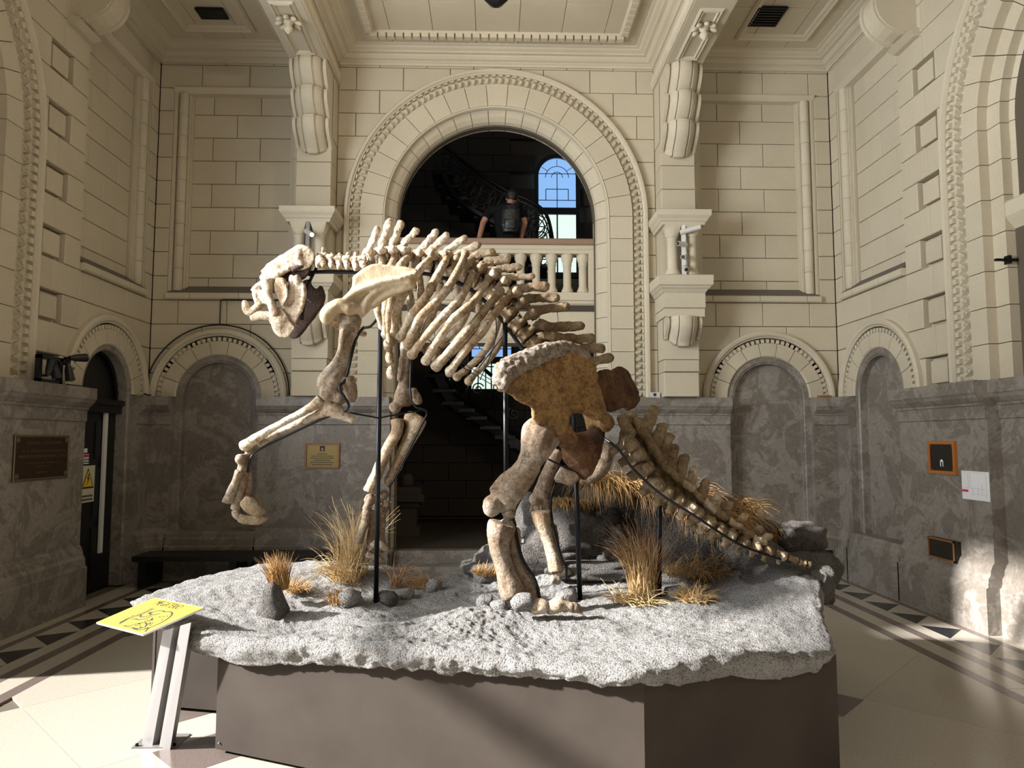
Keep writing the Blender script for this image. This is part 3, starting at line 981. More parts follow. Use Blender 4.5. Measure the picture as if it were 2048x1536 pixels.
# lintel and balustrade in the arch
bal = thing('balustrade', 'stone balustrade with brown handrail across the big arch', 'balustrade', (XC, 9.05, 2.89))
for i in range(5):
    a, b = XC - 1.29 + 2.58 * i / 5, XC - 1.29 + 2.58 * (i + 1) / 5
    sk = [(-.10 + .05 * i), (-.10 + .05 * (i + 1))]
    new('lintel_stone', prism([(a + sk[0] * .5 + .004, 2.89), (b + sk[1] * .5 - .004, 2.89), (b - .004, 3.36), (a + .004, 3.36)], 9.03, 9.4), 'stone', bal)
new('lintel_moulding', at(extrude_u([(.3, 2.92), (-.03, 2.92), (-.045, 2.95), (-.03, 2.98), (.3, 2.98)], XC - 1.29, XC + 1.29), 0, 9.05, 0), 'stone_trim', bal)
new('base_moulding', at(extrude_u([(.3, 3.36), (-.02, 3.36), (-.03, 3.38), (-.055, 3.40), (-.06, 3.43), (-.08, 3.44), (-.08, 3.47), (-.05, 3.475), (-.05, 3.545), (.3, 3.545)], XC - 1.29, XC + 1.29), 0, 9.05, 0), 'stone_trim', bal)
bme = mesh('baluster', *lathe([(.075, 0), (.075, .05), (.058, .06), (.064, .075), (.052, .09), (.052, .36), (.060, .37), (.060, .385), (.054, .39), (.066, .42), (.078, .46), (.082, .52)], 16), 'stone_trim', True)
for i in range(12):
    put('baluster', bme, bal, (XC - 1.29 + .18 + i * .203, 9.10, 3.545))
new('end_pier', box(XC + 1.19, XC + 1.30, 9.02, 9.2, 3.545, 4.07), 'stone_trim', bal)
new('end_pier', box(XC - 1.30, XC - 1.19, 9.02, 9.2, 3.545, 4.07), 'stone_trim', bal)
new('rail_bed', at(extrude_u([(.16, 4.06), (-.05, 4.06), (-.05, 4.10), (-.065, 4.12), (-.065, 4.165), (.17, 4.165)], XC - 1.29, XC + 1.29), 0, 9.07, 0), 'stone_trim', bal)
new('handrail', at(extrude_u([(.19, 4.165), (-.085, 4.165), (-.095, 4.18), (-.095, 4.235), (-.08, 4.25), (.19, 4.25)], XC - 1.29, XC + 1.29), 0, 9.07, 0), 'rail_stone', bal)

# hall windows
def hall_window(nm, x0, x1, z0, z1, zt, arched):
    w = thing(nm, None, None, ((x0 + x1) / 2, HY - .2, z0)); tag(w, kind='structure')
    y = HY - .20
    xc, hw = (x0 + x1) / 2, (x1 - x0) / 2
    if arched:
        top = [(xc + hw * math.cos(PI * i / 20), z1 - hw + hw * math.sin(PI * i / 20)) for i in range(21)]
        new('blue_pane', prism(top + [(x0, zt), (x1, zt)], y, y + .02), 'glass_blue', w)
        fr = [(r, q) for r, q in ((hw + .07, y - .04), (hw, y - .04), (hw, y + .05), (hw + .07, y + .05))]
        new('window_frame', at(sweep_arch(fr, jamb=z1 - hw - z0), xc, 0, z1 - hw), 'black_paint', w)
        for rr in (.62, .30):
            new('lead_came', tube([(xc + hw * rr * math.cos(PI * i / 16), y - .01, z1 - hw - .02 + hw * rr * math.sin(PI * i / 16)) for i in range(17)], .006, 4), 'lead', w)
        for a in (35, 90, 145):
            new('lead_came', tube([(xc + hw * .62 * math.cos(R(a)), y - .01, z1 - hw - .02 + hw * .62 * math.sin(R(a))), (xc + hw * math.cos(R(a)), y - .01, z1 - hw - .02 + hw * math.sin(R(a)))], .005, 4), 'lead', w)
    else:
        new('blue_pane', box(x0, x1, y, y + .02, zt, z1), 'glass_blue', w)
        for s in (x0 - .05, x1):
            new('window_frame', box(s, s + .05, y - .04, y + .05, z0 - .05, z1), 'black_paint', w)
    zm = zt + .24 if not arched else zt + .62
    for (a, b, c, d) in ((x0, x1, zm, zm), (x0, x1, zt + .14, zt + .14), (xc - hw * .6, xc + hw * .6, zt + .34, zt + .34), (xc - hw * .6, xc - hw * .6, zt + .14, zt + .34), (xc + hw * .6, xc + hw * .6, zt + .14, zt + .34), (xc, xc, zt, zm)):
        if max(c, d) < z1: new('lead_came', tube([(a, y - .01, c), (b, y - .01, d)], .007, 4), 'lead', w)
    new('transom', box(x0, x1, y - .04, y + .04, zt - .12, zt), 'black_paint', w)
    for a, b in ((x0, xc), (xc, x1)): new('pale_pane', box(a, b, y, y + .02, z0, zt - .12), 'glass_pale', w)
    new('mullion', box(xc - .012, xc + .012, y - .02, y + .02, z0, zt - .12), 'black_paint', w)
    new('glazing_bar', box(x0, x1, y - .02, y + .02, z0 + .38, z0 + .40), 'black_paint', w)
    new('window_sill', box(x0 - .08, x1 + .08, y - .1, y + .06, z0 - .08, z0), 'black_paint', w)
hall_window('window_1', .80, 1.46, 4.55, 6.62, 5.72, True)
hall_window('window_2', -.36, .32, 2.52, 3.9, 3.08, False)

# curved wrought-iron stair in the hall
stair = thing('iron_staircase', 'black wrought-iron curved staircase in the dark hall behind the arch', 'staircase', (.2, 10.9, .3))
def hp(px, py, Y): return PY(px, py, Y)
up_top = [hp(x, y, Y) for x, y, Y in spline([(884, 288, 10.7), (925, 322, 10.9), (965, 352, 11.1), (1020, 385, 11.2), (1060, 402, 11.2), (1090, 425, 11.1), (1103, 466, 11.0), (1108, 520, 10.9)], 6)]
up_bot = [hp(x, y, Y) for x, y, Y in spline([(884, 345, 10.7), (905, 385, 10.9), (935, 412, 11.1), (985, 442, 11.2), (1025, 462, 11.2), (1050, 480, 11.1), (1068, 505, 11.0), (1080, 540, 10.9)], 6)]
new('handrail', tube(up_top, .028, 8), 'iron', stair)
new('stringer', tube(up_bot, .06, 6, (0, 1, 0), .5), 'iron', stair)
mid = [a.lerp(b, .12) for a, b in zip(up_top, up_bot)]
new('under_rail', tube(mid, .012, 6), 'iron', stair)
for i in range(1, len(up_top) - 1, 2):
    new('baluster', tube([up_top[i], up_bot[i]], .009, 5), 'iron', stair)
def scroll(c, r, turns=1.6, ph=0, n=26):
    return tube([(c.x + r * (1 - t * .85) * math.cos(ph + turns * 2 * PI * t), c.y, c.z + r * (1 - t * .85) * math.sin(ph + turns * 2 * PI * t)) for t in [i / n for i in range(n + 1)]], .011, 5)
for i in range(2, len(up_top) - 2, 4):
    c = up_top[i].lerp(up_bot[i], .52)
    r = (up_top[i] - up_bot[i]).length * .33
    new('scroll', scroll(c, r, 1.6, i), 'iron', stair)
    new('scroll', tube([c + Vector((r * 1.12 * math.cos(a), 0, r * 1.12 * math.sin(a))) for a in [2 * PI * k / 20 for k in range(20)]], .010, 5, closed=True), 'iron', stair)
lo_top = [hp(x, y, Y) for x, y, Y in spline([(885, 690, 10.6), (905, 735, 10.8), (950, 728, 11.0), (995, 760, 11.2), (1060, 800, 11.2), (1120, 840, 11.2)], 6)]
lo_bot = [hp(x, y, Y) for x, y, Y in spline([(870, 745, 10.6), (900, 800, 10.8), (945, 830, 11.0), (1000, 868, 11.2), (1060, 905, 11.2), (1120, 945, 11.2)], 6)]
new('handrail', tube(lo_top, .03, 8), 'iron', stair)
new('stringer', tube([p.lerp(q, .98) for p, q in zip(lo_top, lo_bot)], .14, 6, (0, 1, 0), .4), 'iron', stair)
for i in range(1, len(lo_top) - 1, 2):
    new('baluster', tube([lo_top[i], lo_bot[i]], .01, 5), 'iron', stair)
    if i % 4 == 1: new('scroll', scroll(lo_top[i].lerp(lo_bot[i], .45), .10, 1.6, i), 'iron', stair)
for k in range(9):
    c = lo_bot[min(len(lo_bot) - 1, k * 3 + 1)]
    new('tread', box(c.x - .16, c.x + .16, c.y - .1, c.y + .9, c.z - .03, c.z + .02), 'iron', stair)
for k in range(11):
    c = up_bot[min(len(up_bot) - 1, k * 4)]
    new('tread', box(c.x - .16, c.x + .16, c.y, c.y + .8, c.z - .03, c.z + .02), 'iron', stair)
# ------------------------------------------------------------------ rockwork base
OUT = [  # x, y, top height and thickness of the slab edge
    (-2.16, 4.44, .70, .06), (-1.86, 4.13, .66, .08), (-1.62, 3.94, .64, .11), (-1.41, 3.82, .63, .11), (-.95, 3.62, .67, .12), (-.43, 3.39, .70, .10), (.04, 3.19, .70, .08), (.45, 3.01, .71, .06),
    (.62, 2.95, .73, .07), (.87, 3.03, .76, .11), (1.11, 3.12, .75, .13), (1.38, 3.22, .72, .12), (1.57, 3.31, .70, .11), (1.65, 3.55, .76, .20), (1.72, 3.75, .80, .25), (1.92, 4.2, .85, .30),
    (2.08, 4.55, .84, .35), (2.25, 4.95, .85, .40), (2.2, 5.4, .85, .3), (1.5, 5.75, .80, .25), (.7, 5.72, .80, .25), (.1, 5.4, .75, .2), (-.2, 5.15, .70, .2), (-.67, 5.30, .72, .2), (-1.45, 5.45, .75, .2), (-1.98, 5.12, .72, .2)]
RC = (.05, 4.25)
OUTS = spline(OUT + OUT[:1], 4)[:-1]
def out_r(a):
    dx, dy = math.cos(a), math.sin(a)
    best = (0, .7, .1)
    n = len(OUTS)
    for i in range(n):
        p, q = OUTS[i], OUTS[(i + 1) % n]
        (x0, y0), (x1, y1) = p[:2], q[:2]
        ex, ey = x1 - x0, y1 - y0
        den = dx * ey - dy * ex
        if abs(den) < 1e-9: continue
        t = ((x0 - RC[0]) * ey - (y0 - RC[1]) * ex) / den
        s = ((x0 - RC[0]) * dy - (y0 - RC[1]) * dx) / den
        if t > best[0] and -1e-6 <= s <= 1 + 1e-6: best = (t, p[2] + (q[2] - p[2]) * s, p[3] + (q[3] - p[3]) * s)
    return best
def sst(a, b, x):
    t = max(0, min(1, (x - a) / (b - a)))
    return t * t * (3 - 2 * t)
BUMPS = [  # x, y, height, rx, ry
    (.75, 5.25, .30, .75, .35), (1.35, 5.15, .40, .65, .40), (1.95, 5.0, .14, .5, .45), (1.80, 4.55, .15, .30, .36), (.20, 5.15, .10, .35, .3),
    (-1.05, 5.05, .10, .5, .25), (-1.45, 4.35, .03, .3, .25), (-2.0, 4.55, .11, .35, .3), (-1.5, 4.85, .09, .4, .25), (-.15, 4.02, .05, .3, .2), (.05, 3.40, .03, .30, .16), (.70, 3.15, .05, .45, .22), (1.3, 3.45, .03, .35, .16), (-1.5, 3.85, -.06, .5, .3), (-.9, 3.55, -.03, .4, .2),
    (-.75, 3.75, .04, .4, .14), (-.45, 4.30, -.05, .25, .3), (.25, 3.62, -.04, .25, .15), (-.35, 3.42, -.06, .14, .10), (.95, 4.05, .02, .4, .3), (-1.0, 4.05, -.05, .35, .2)]
def base_h(x, y):
    h = .675 + .02 * x
    for bx, by, bh, rx, ry in BUMPS:
        h += bh * math.exp(-((x - bx) / rx) ** 2 - ((y - by) / ry) ** 2)
    p = Vector((x, y, .3))
    h += .030 * fract(p, 2.6, 3) + .018 * fract(p + Vector((5, 1, 2)), 8, 3)
    return h
NA, NR_ = 660, 140
V, F = [(RC[0], RC[1], base_h(*RC))], []
EDGE = [out_r(2 * PI * i / NA) for i in range(NA)]
rads = [e[0] for e in EDGE]
for j in range(1, NR_ + 1):
    t = j / NR_
    for i in range(NA):
        a = 2 * PI * i / NA
        q = rads[i] * t * (1 + .02 * fract(Vector((math.cos(a) * 4, math.sin(a) * 4, 1)), 1.5, 3) * t)
        x, y = RC[0] + q * math.cos(a), RC[1] + q * math.sin(a)
        w_ = sst(.62, .97, t)
        z = base_h(x, y) * (1 - w_) + (EDGE[i][1] + .020 * fract(Vector((x, y, 4)), 5, 3)) * w_ - .012 * sst(.97, 1.0, t)
        p = Vector((x, y, z))
        z += .016 * fract(p, 18, 2) + .006 * noise.noise(p * 45)
        V.append((x, y, z))
NS = 16
for j in range(1, NS + 1):
    t = j / NS
    for i in range(NA):
        a = 2 * PI * i / NA
        x1, y1, z1 = V[1 + (NR_ - 1) * NA + i]
        fr_ = max(0, -math.sin(a))
        zb = z1 - EDGE[i][2] - .03 * fract(Vector((math.cos(a) * 5, math.sin(a) * 5, 3)), 2, 3)
        k = 1 + .010 * math.sin(PI * min(1, t * 1.25)) - .03 * t * t
        x, y = RC[0] + (x1 - RC[0]) * k, RC[1] + (y1 - RC[1]) * k
        z = z1 + (zb - z1) * t
        p = Vector((x, y, z))
        d = .050 * fract(p, 4.5, 3) * min(1, t * 3) + .024 * fract(p, 14, 3) * min(1, t * 3) + .008 * noise.noise(p * 50)
        x += math.cos(a) * d; y += math.sin(a) * d
        z += .02 * fract(p + Vector((9, 9, 9)), 9, 2) * math.sin(PI * t)
        V.append((x, y, z))
for i in range(NA): F.append((0, 1 + i, 1 + (i + 1) % NA))
for j in range(NR_ + NS - 1):
    for i in range(NA):
        k = (i + 1) % NA
        F.append((1 + j * NA + i, 1 + (j + 1) * NA + i, 1 + (j + 1) * NA + k, 1 + j * NA + k))
F.append(tuple(1 + (NR_ + NS - 1) * NA + i for i in range(NA)))
rock = thing('rock_base', 'grey artificial rock slab with boulders carrying the giant sloth skeleton', 'rock base', (RC[0], RC[1], .5))
new('slab', (V, F), 'rock', rock, True, fix=False)
_slab = rock.children[0]; fixn(_slab.data)

def boulder(name, c, r, seed, mat='rock', parent=None, rough=.22, sub=4, flat=0, rz=0, point=0):
    bm = bmesh.new()
    bmesh.ops.create_icosphere(bm, subdivisions=sub, radius=1)
    sv = Vector((seed * 3.1, seed * 1.7, seed * .9))
    M = Matrix.Rotation(rz, 3, 'Z')
    for v in bm.verts:
        p = v.co.copy()
        # blocky facets plus grain
        k = 1 + rough * noise.noise(p * 1.3 + sv) + rough * .5 * noise.noise(p * 3 + sv) + .03 * noise.noise(p * 9 + sv)
        q = Vector([math.copysign(abs(c_) ** .8, c_) for c_ in p]) * k
        if point: q.x *= 1 - point * (q.z + 1) / 2; q.y *= 1 - point * (q.z + 1) / 2
        v.co = M @ Vector((q.x * r[0], q.y * r[1], max(q.z, -.8) * r[2])) + Vector(c)
        v.co += p * (.006 * noise.noise(v.co * 40))
    VF = ([v.co.copy() for v in bm.verts], [tuple(v.index for v in f.verts) for f in bm.faces])
    bm.free()
    return new(name, VF, mat, parent, True)
for i, (px, py, Y, rx, ry, rz_) in enumerate((
        (1152, 1062, 5.02, .31, .24, .20), (1085, 1035, 5.12, .20, .2, .16), (1100, 1118, 4.98, .28, .2, .12), (1215, 1085, 4.98, .13, .2, .24), (1015, 1118, 5.12, .24, .25, .14),
        (990, 1140, 5.0, .22, .25, .08), (1300, 1020, 5.25, .42, .3, .22), (1300, 1095, 5.05, .3, .25, .22), (1420, 1055, 5.2, .32, .3, .22), (1500, 1075, 5.15, .25, .25, .14),
        (1606, 1080, 4.80, .135, .16, .12), (1612, 1135, 4.70, .16, .25, .13), (1628, 1165, 4.35, .07, .22, .12), (1545, 1150, 4.60, .22, .22, .10), (1430, 1140, 4.85, .35, .25, .15),
        (1190, 1140, 4.75, .3, .16, .06), (1555, 1168, 4.45, .26, .28, .15), (1480, 1125, 4.75, .26, .24, .20), (1385, 1105, 4.90, .30, .24, .26), (1340, 1050, 5.05, .26, .22, .22), (1225, 1010, 5.12, .26, .2, .16))):
    c = PY(px, py, Y)
    boulder('boulder', c, (rx, ry, rz_), i + 1, 'rock_mid', rock, .28)

# loose stones on the slab
STN = ((542, 1205, .70, .125, .09, .125, 'rock_mid', 'pointed dark grey stone in front of the small upright grass tuft'),
       (700, 1200, .68, .075, .06, .055, 'rock', 'angular grey stone left of the front mount pole'),
       (775, 1200, .68, .085, .06, .045, 'rock_dark', 'dark rounded stone at the foot of the front mount pole'),
       (815, 1200, .68, .045, .04, .04, 'rock', 'small grey stone right of the front mount pole'),
       (868, 1175, .69, .05, .045, .045, 'rock', 'small grey stone beside the amber grass tuft'),
       (968, 1208, .69, .065, .05, .04, 'rock', 'smooth oval stone left of the near hind foot'),
       (1000, 1216, .69, .05, .04, .035, 'rock', 'small stone in front of the near hind foot'),
       (1135, 1196, .70, .075, .06, .05, 'rock', 'rounded grey stone beside the rear mount pole'),
       (1350, 1183, .70, .085, .06, .045, 'rock', 'smooth grey stone right of the tall grass sheaf'),
       (1395, 1186, .70, .055, .05, .03, 'rock', 'flat pale grey stone behind the straw tuft'),
       (1120, 1160, .72, .03, .03, .025, 'rock', 'pebble at the far hind foot'))
for i, (px, py, z, a, b, c, mt, lab) in enumerate(STN):
    p = PZ(px, py, z)
    h = base_h(p.x, p.y)
    p = PZ(px, py, h + c * .4)
    h = base_h(p.x, p.y)
    o = boulder('stone', (p.x, p.y, h + c * .55), (a, b, c), 30 + i, mt, None, .25, 3, rz=i, point=.75 if i == 0 else 0)
    tag(o, lab, 'stone', 'loose stones on the rock base')

# ------------------------------------------------------------------ painted plinth
pl = thing('plinth', 'dark brown painted metal plinth under the rock slab', 'plinth', (.1, 4.2, 0))
def panel(name, a, b, z0, z1, th=.02, parent=pl, mat='plinth_paint', zb=None):
    zb = zb or z1
    a, b = Vector((*a, 0)), Vector((*b, 0))
    d = (b - a).normalized(); nn = Vector((-d.y, d.x, 0)) * th
    V = [a, b, b + nn, a + nn]
    V = [(v.x, v.y, z0) for v in V] + [(v.x, v.y, q) for v, q in zip(V, (z1, zb, zb, z1))]
    return new(name, (V, [(0, 1, 2, 3), (7, 6, 5, 4), (0, 4, 5, 1), (1, 5, 6, 2), (2, 6, 7, 3), (3, 7, 4, 0)]), mat, parent)
PA, PB, PC = (-1.46, 3.93), (.63, 3.02), (1.625, 3.40)
panel('front_panel', PA, PB, .025, .575, zb=.69)
panel('front_panel', PB, PC, .025, .69, zb=.64)
panel('side_panel', PC, (1.95, 4.9), .025, .62)
panel('side_panel', (-1.44, 4.46), PA, .025, .555)
panel('set_back_panel', (-2.10, 4.57), (-1.46, 4.42), .025, .56)
panel('side_panel', (-1.98, 4.85), (-2.10, 4.57), .025, .56)
panel('back_panel', (1.95, 4.9), (-1.98, 4.85), .025, .56)
new('base_frame', prism([(-1.40, 3.98), (.63, 3.10), (1.57, 3.46), (1.88, 4.85), (-1.92, 4.80), (-2.02, 4.62), (-1.40, 4.48)], 0, .03, 'xy'), 'black_paint', pl)
for (x, y, z) in ((-1.435, 3.914, .06), (-1.435, 3.914, .54), (.58, 3.036, .06)):
    new('screw', at(lathe([(.006, -.002), (.006, .002), (.003, .004)], 8), x, y, z), 'steel', pl)

# ------------------------------------------------------------------ information stand
sg = thing('information_stand', 'yellow information board on a leaning steel stand in front of the plinth', 'sign', (-1.80, 4.0, 0))
TL, TR_, BR_, BL_ = PZ(310, 1195, .755), PZ(408, 1215, .755), PZ(290, 1268, .635), PZ(192, 1245, .635)
ex = (TR_ - TL).normalized()
nrm = ex.cross(TL - BL_).normalized()
if nrm.z < 0: nrm.negate()
ey = nrm.cross(ex).normalized()
bw, bh = (TR_ - TL).length, abs((TL - BL_).dot(ey))
BM = Matrix(((ex.x, ey.x, nrm.x, BL_.x), (ex.y, ey.y, nrm.y, BL_.y), (ex.z, ey.z, nrm.z, BL_.z), (0, 0, 0, 1)))
sk = (TL - BL_).dot(ex)
Q = [(0, 0), (bw, 0), (bw + sk, bh), (sk, bh)]
bd = new('board', xform(prism(Q, -.012, -.001, 'xy'), BM), 'white_paint', sg)
new('board_print', xform(prism([(x + .002, y + .002) if x < .1 else (x - .002, y + (.002 if y < .1 else -.002)) for x, y in Q], -.001, .0005, 'xy'), BM), 'yellow_print', bd)
SH = Matrix(((1, sk / bh, 0, 0), (0, 1, 0, 0), (0, 0, 1, 0), (0, 0, 0, 1)))
def on_board(VF): return xform(VF, BM @ SH @ Matrix.Translation((0, 0, .0015)))
tm = text_mesh('MEGATERIO', .052)
mx = max(v.x for v in tm[0])
new('title', on_board(at(([Vector((v.x * (bw * .50 / mx), v.y, v.z)) for v in tm[0]], tm[1]), bw * .20, bh * .80, 0)), 'ink', bd)
def stroke(pts, w=.0035, sm=True):
    P = spline(pts, 4) if sm else pts
    V, F = [], []
    for i, (x, y) in enumerate(P):
        a, b = P[max(i - 1, 0)], P[min(i + 1, len(P) - 1)]
        d = Vector((b[0] - a[0], b[1] - a[1], 0)).normalized()
        V += [(x - d.y * w / 2, y + d.x * w / 2, .0006), (x + d.y * w / 2, y - d.x * w / 2, .0006)]
    F = [(2 * i, 2 * i + 1, 2 * i + 3, 2 * i + 2) for i in range(len(P) - 1)]
    return V, F
def bp(pts): return [(bw * (.36 + .56 * x), bh * (.06 + .66 * y)) for x, y in pts]
sloth = [stroke(bp(s), .0075) for s in (
    [(.18, .74), (.22, .88), (.34, .95), (.46, .92), (.60, .97), (.76, .90), (.90, .70), (.97, .45), (.96, .20), (.86, .04), (.66, .02)],
    [(.18, .74), (.28, .70), (.38, .74), (.44, .82)], [(.20, .80), (.12, .76), (.16, .72)], [(.30, .68), (.24, .56), (.14, .52), (.06, .60), (.02, .52)],
    [(.38, .66), (.36, .48), (.26, .40), (.14, .40), (.08, .34)], [(.50, .60), (.58, .48), (.56, .34), (.44, .24), (.40, .08), (.26, .04)],
    [(.60, .34), (.72, .30), (.82, .16), (.70, .06), (.54, .05)], [(.96, .20), (1.02, .10), (1.08, .02)], [(-.06, .98), (-.02, .7), (-.08, .4), (-.02, .1)], [(.02, .96), (.04, .66), (-.02, .36), (.04, .06)])]
for i in range(26):
    a = random.random(); b = random.random()
    x0, y0 = .45 + .45 * a, .12 + .72 * b
    sloth.append(stroke(bp([(x0, y0), (x0 + .05, y0 - .05)]), .004, False))
for i in range(14):
    x0 = -.05 + .9 * random.random()
    sloth.append(stroke(bp([(x0, .01), (x0 + .03, .08)]), .002, False))
new('sloth_drawing', on_board(merge(*sloth)), 'ink', bd)
lines = []
for i in range(9):
    y = bh * (.74 - i * .058)
    lines.append(stroke([(bw * .045, y), (bw * (.30 - .02 * (i % 3)), y)], .0065, False))
for i in range(2): lines.append(stroke([(bw * .05, bh * (.09 - .035 * i)), (bw * .62, bh * (.09 - .035 * i))], .003, False))
lines.append(stroke([(bw * .03, bh * .84), (bw * .15, bh * .84), (bw * .15, bh * .94), (bw * .03, bh * .94), (bw * .03, bh * .84)], .002, False))
new('text_lines', on_board(merge(*lines)), 'ink_grey', bd)
# leaning channel post: web with two flanges
b0, b1 = PZ(283, 1488, 0), PZ(340, 1500, 0)
t0, t1 = PY(326, 1262, 3.93), PY(382, 1245, 3.84)
def strip(p, q, w, th, nm, mat):
    """plate between two bottom points p=(b,t) and q=(b,t), thickness away from the camera"""
    V = [p[0], q[0], q[1], p[1]]
    nn = (V[1] - V[0]).cross(V[3] - V[0]).normalized()
    if nn.y < 0: nn.negate()
    V = [v.copy() for v in V] + [v + nn * th for v in V]
    return new(nm, (V, [(0, 1, 2, 3), (7, 6, 5, 4), (0, 4, 5, 1), (1, 5, 6, 2), (2, 6, 7, 3), (3, 7, 4, 0)]), mat, sg)
L0 = (b0.copy(), t0.copy()); L1 = (b0.lerp(b1, .36), t0.lerp(t1, .36))
R0 = (b0.lerp(b1, .62), t0.lerp(t1, .62)); R1 = (b1.copy(), t1.copy())
back = Vector((.04, .10, 0))
strip(L0, L1, 0, .004, 'flange', 'steel'); strip(R0, R1, 0, .004, 'flange', 'steel')
strip((L1[0] + back, L1[1] + back), (R0[0] + back, R0[1] + back), 0, .004, 'web', 'steel')
def side_plate(p, nm='web'):
    V = [p[0], p[0] + back, p[1] + back, p[1]]
    nn = Vector((.004, -.0016, 0))
    V = [v.copy() for v in V] + [v + nn for v in V]
    return new(nm, (V, [(0, 1, 2, 3), (7, 6, 5, 4), (0, 4, 5, 1), (1, 5, 6, 2), (2, 6, 7, 3), (3, 7, 4, 0)]), 'steel', sg)
side_plate(L1); side_plate(R0)
cb = (b0 + b1) / 2
new('foot_plate', box(cb.x - .12, cb.x + .12, cb.y - .02, cb.y + .16, 0, .006), 'steel', sg)
for s in (-.10, .10): new('bolt', at(lathe([(.009, 0), (.009, .012), (.005, .014)], 6), cb.x + s, cb.y, .006), 'black_metal', sg)

# ------------------------------------------------------------------ dry grass
def grass(name, label, base, n, h, spread, lean=(0, 0), droop=.5, mat='grass_straw', r0=.05, width=.0032, seed=1, group='dry grass clumps', down=False, rect=None):
    rnd = random.Random(seed)
    V, F = [], []
    for b in range(n):
        if rect:
            bx, by = base[0] + rnd.uniform(-rect[0], rect[0]), base[1] + rnd.uniform(-rect[1], rect[1])
        else:
            a, q = rnd.uniform(0, 2 * PI), r0 * math.sqrt(rnd.random())
            bx, by = base[0] + q * math.cos(a), base[1] + q * math.sin(a)
        z = base[2]
        ln = h * rnd.uniform(.55, 1.08)
        a = rnd.uniform(0, 2 * PI)
        sp = spread * rnd.random() ** .7
        d = Vector((math.cos(a) * sp + lean[0], math.sin(a) * sp + lean[1], .5 if down else 1)).normalized()
        p = Vector((bx, by, z))
        seg = 6
        n0 = len(V)
        w = width * rnd.uniform(.7, 1.25)
        dr = droop * rnd.uniform(.4, 1.5)
        for k in range(seg + 1):
            t = k / seg
            ww = w * (1 - t * .85)
            s = d.cross(Vector((0, 0, 1)))
            s = s.normalized() if s.length > 1e-4 else Vector((1, 0, 0))
            u = d.cross(s).normalized()
            for j in range(3):
                an = 2 * PI * j / 3
                V.append(p + s * (ww * math.cos(an)) + u * (ww * math.sin(an)))
            p = p + d * (ln / seg)
            d = (d + Vector((d.x * .15 + rnd.uniform(-.04, .04), d.y * .15 + rnd.uniform(-.04, .04), -dr * (t + .25) * .5))).normalized()
        for k in range(seg):
            for j in range(3):
                jj = (j + 1) % 3
                F.append((n0 + k * 3 + j, n0 + k * 3 + jj, n0 + (k + 1) * 3 + jj, n0 + (k + 1) * 3 + j))
    o = new(name, (V, F), mat, None, org=base, fix=False)
    return tag(o, label, 'grass', group)
def gp(px, py, z=None):
    p = PZ(px, py, z if z else .69)
    if z is None:
        for _ in range(3): p = PZ(px, py, base_h(p.x, p.y))
    return p
def gb(px, py, Y): return PY(px, py, Y)
pA = gb(704, 1122, 4.95); pA.z = base_h(pA.x, pA.y) - .01
grass('grass_clump', 'big straw coloured grass clump beside the planted front foot', pA, 190, .52, .42, (.02, 0), .45, 'grass_straw', .10, width=.0027, seed=2)
pA2 = gb(692, 1126, 4.85); pA2.z = base_h(pA2.x, pA2.y)
grass('grass_clump', 'low arching straw tuft left of the planted front foot', pA2, 170, .30, .9, (-.3, -.1), 1.1, 'grass_straw', .10, seed=3)
pB = gb(790, 1135, 4.8); pB.z = base_h(pB.x, pB.y)
grass('grass_clump', 'few thin drooping blades right of the planted front foot', pB, 40, .34, .8, (.35, -.1), 1.2, 'grass_brown', .04, seed=4)
pc = gp(558, 1178)
grass('grass_clump', 'small upright amber tuft behind the pointed stone', pc, 330, .22, .32, (-.05, 0), .25, 'grass_amber', .055, seed=5)
pc2 = gp(590, 1185)
grass('grass_clump', 'spreading low amber tuft right of the pointed stone', pc2, 120, .15, 1.2, (.2, 0), .8, 'grass_amber', .05, seed=6)
grass('grass_clump', 'flat dry tuft left of the front mount pole', gp(690, 1205), 150, .14, 1.0, (-.3, -.2), .8, 'grass_amber', .10, seed=7)
grass('grass_clump', 'short amber tuft right of the front mount pole', gp(840, 1175), 230, .10, 1.1, (0, 0), .5, 'grass_amber', .11, seed=8)
grass('grass_clump', 'tiny amber tuft at the foot of the rock slope', gp(970, 1150), 110, .09, 1.2, (.1, 0), .4, 'grass_amber', .07, seed=9)
ps = gp(1288, 1192)
grass('grass_clump', 'tall sheaf of straw standing left of the tail mount pole', ps, 230, .34, .26, (-.02, 0), .30, 'grass_straw', .085, width=.0038, seed=10)
grass('grass_clump', 'brown bent blades mixed into the tall straw sheaf', gp(1292, 1190), 210, .47, .36, (-.04, 0), .5, 'grass_brown', .07, seed=11)
grass('grass_clump', 'pale straw lying flat around the tall sheaf', gp(1270, 1205), 170, .18, 2.2, (0, -.3), .35, 'grass_straw', .13, seed=12)
grass('grass_clump', 'short pale straw tuft on the sunlit front ledge', gp(1385, 1205), 240, .15, 1.6, (0, -.2), .6, 'grass_straw', .07, seed=13)
pd = gb(1215, 972, 4.98)
grass('grass_clump', 'thick straw thatch hanging over the boulder below the pelvis', pd, 520, .40, .9, (0, -1.0), 1.3, 'grass_amber', .1, seed=14, down=True, rect=(.17, .12))
grass('grass_clump', 'amber straw thatch on the ledge left of the pelvis tip', gb(1130, 1005, 5.03), 300, .22, .8, (-.1, -1.2), 1.2, 'grass_amber', .1, seed=15, down=True, rect=(.20, .08))
grass('grass_clump', 'straw thatch hanging behind the tail mount pole', gb(1335, 992, 4.95), 380, .46, .8, (.1, -1.2), 1.3, 'grass_brown', .1, seed=16, down=True, rect=(.25, .10))
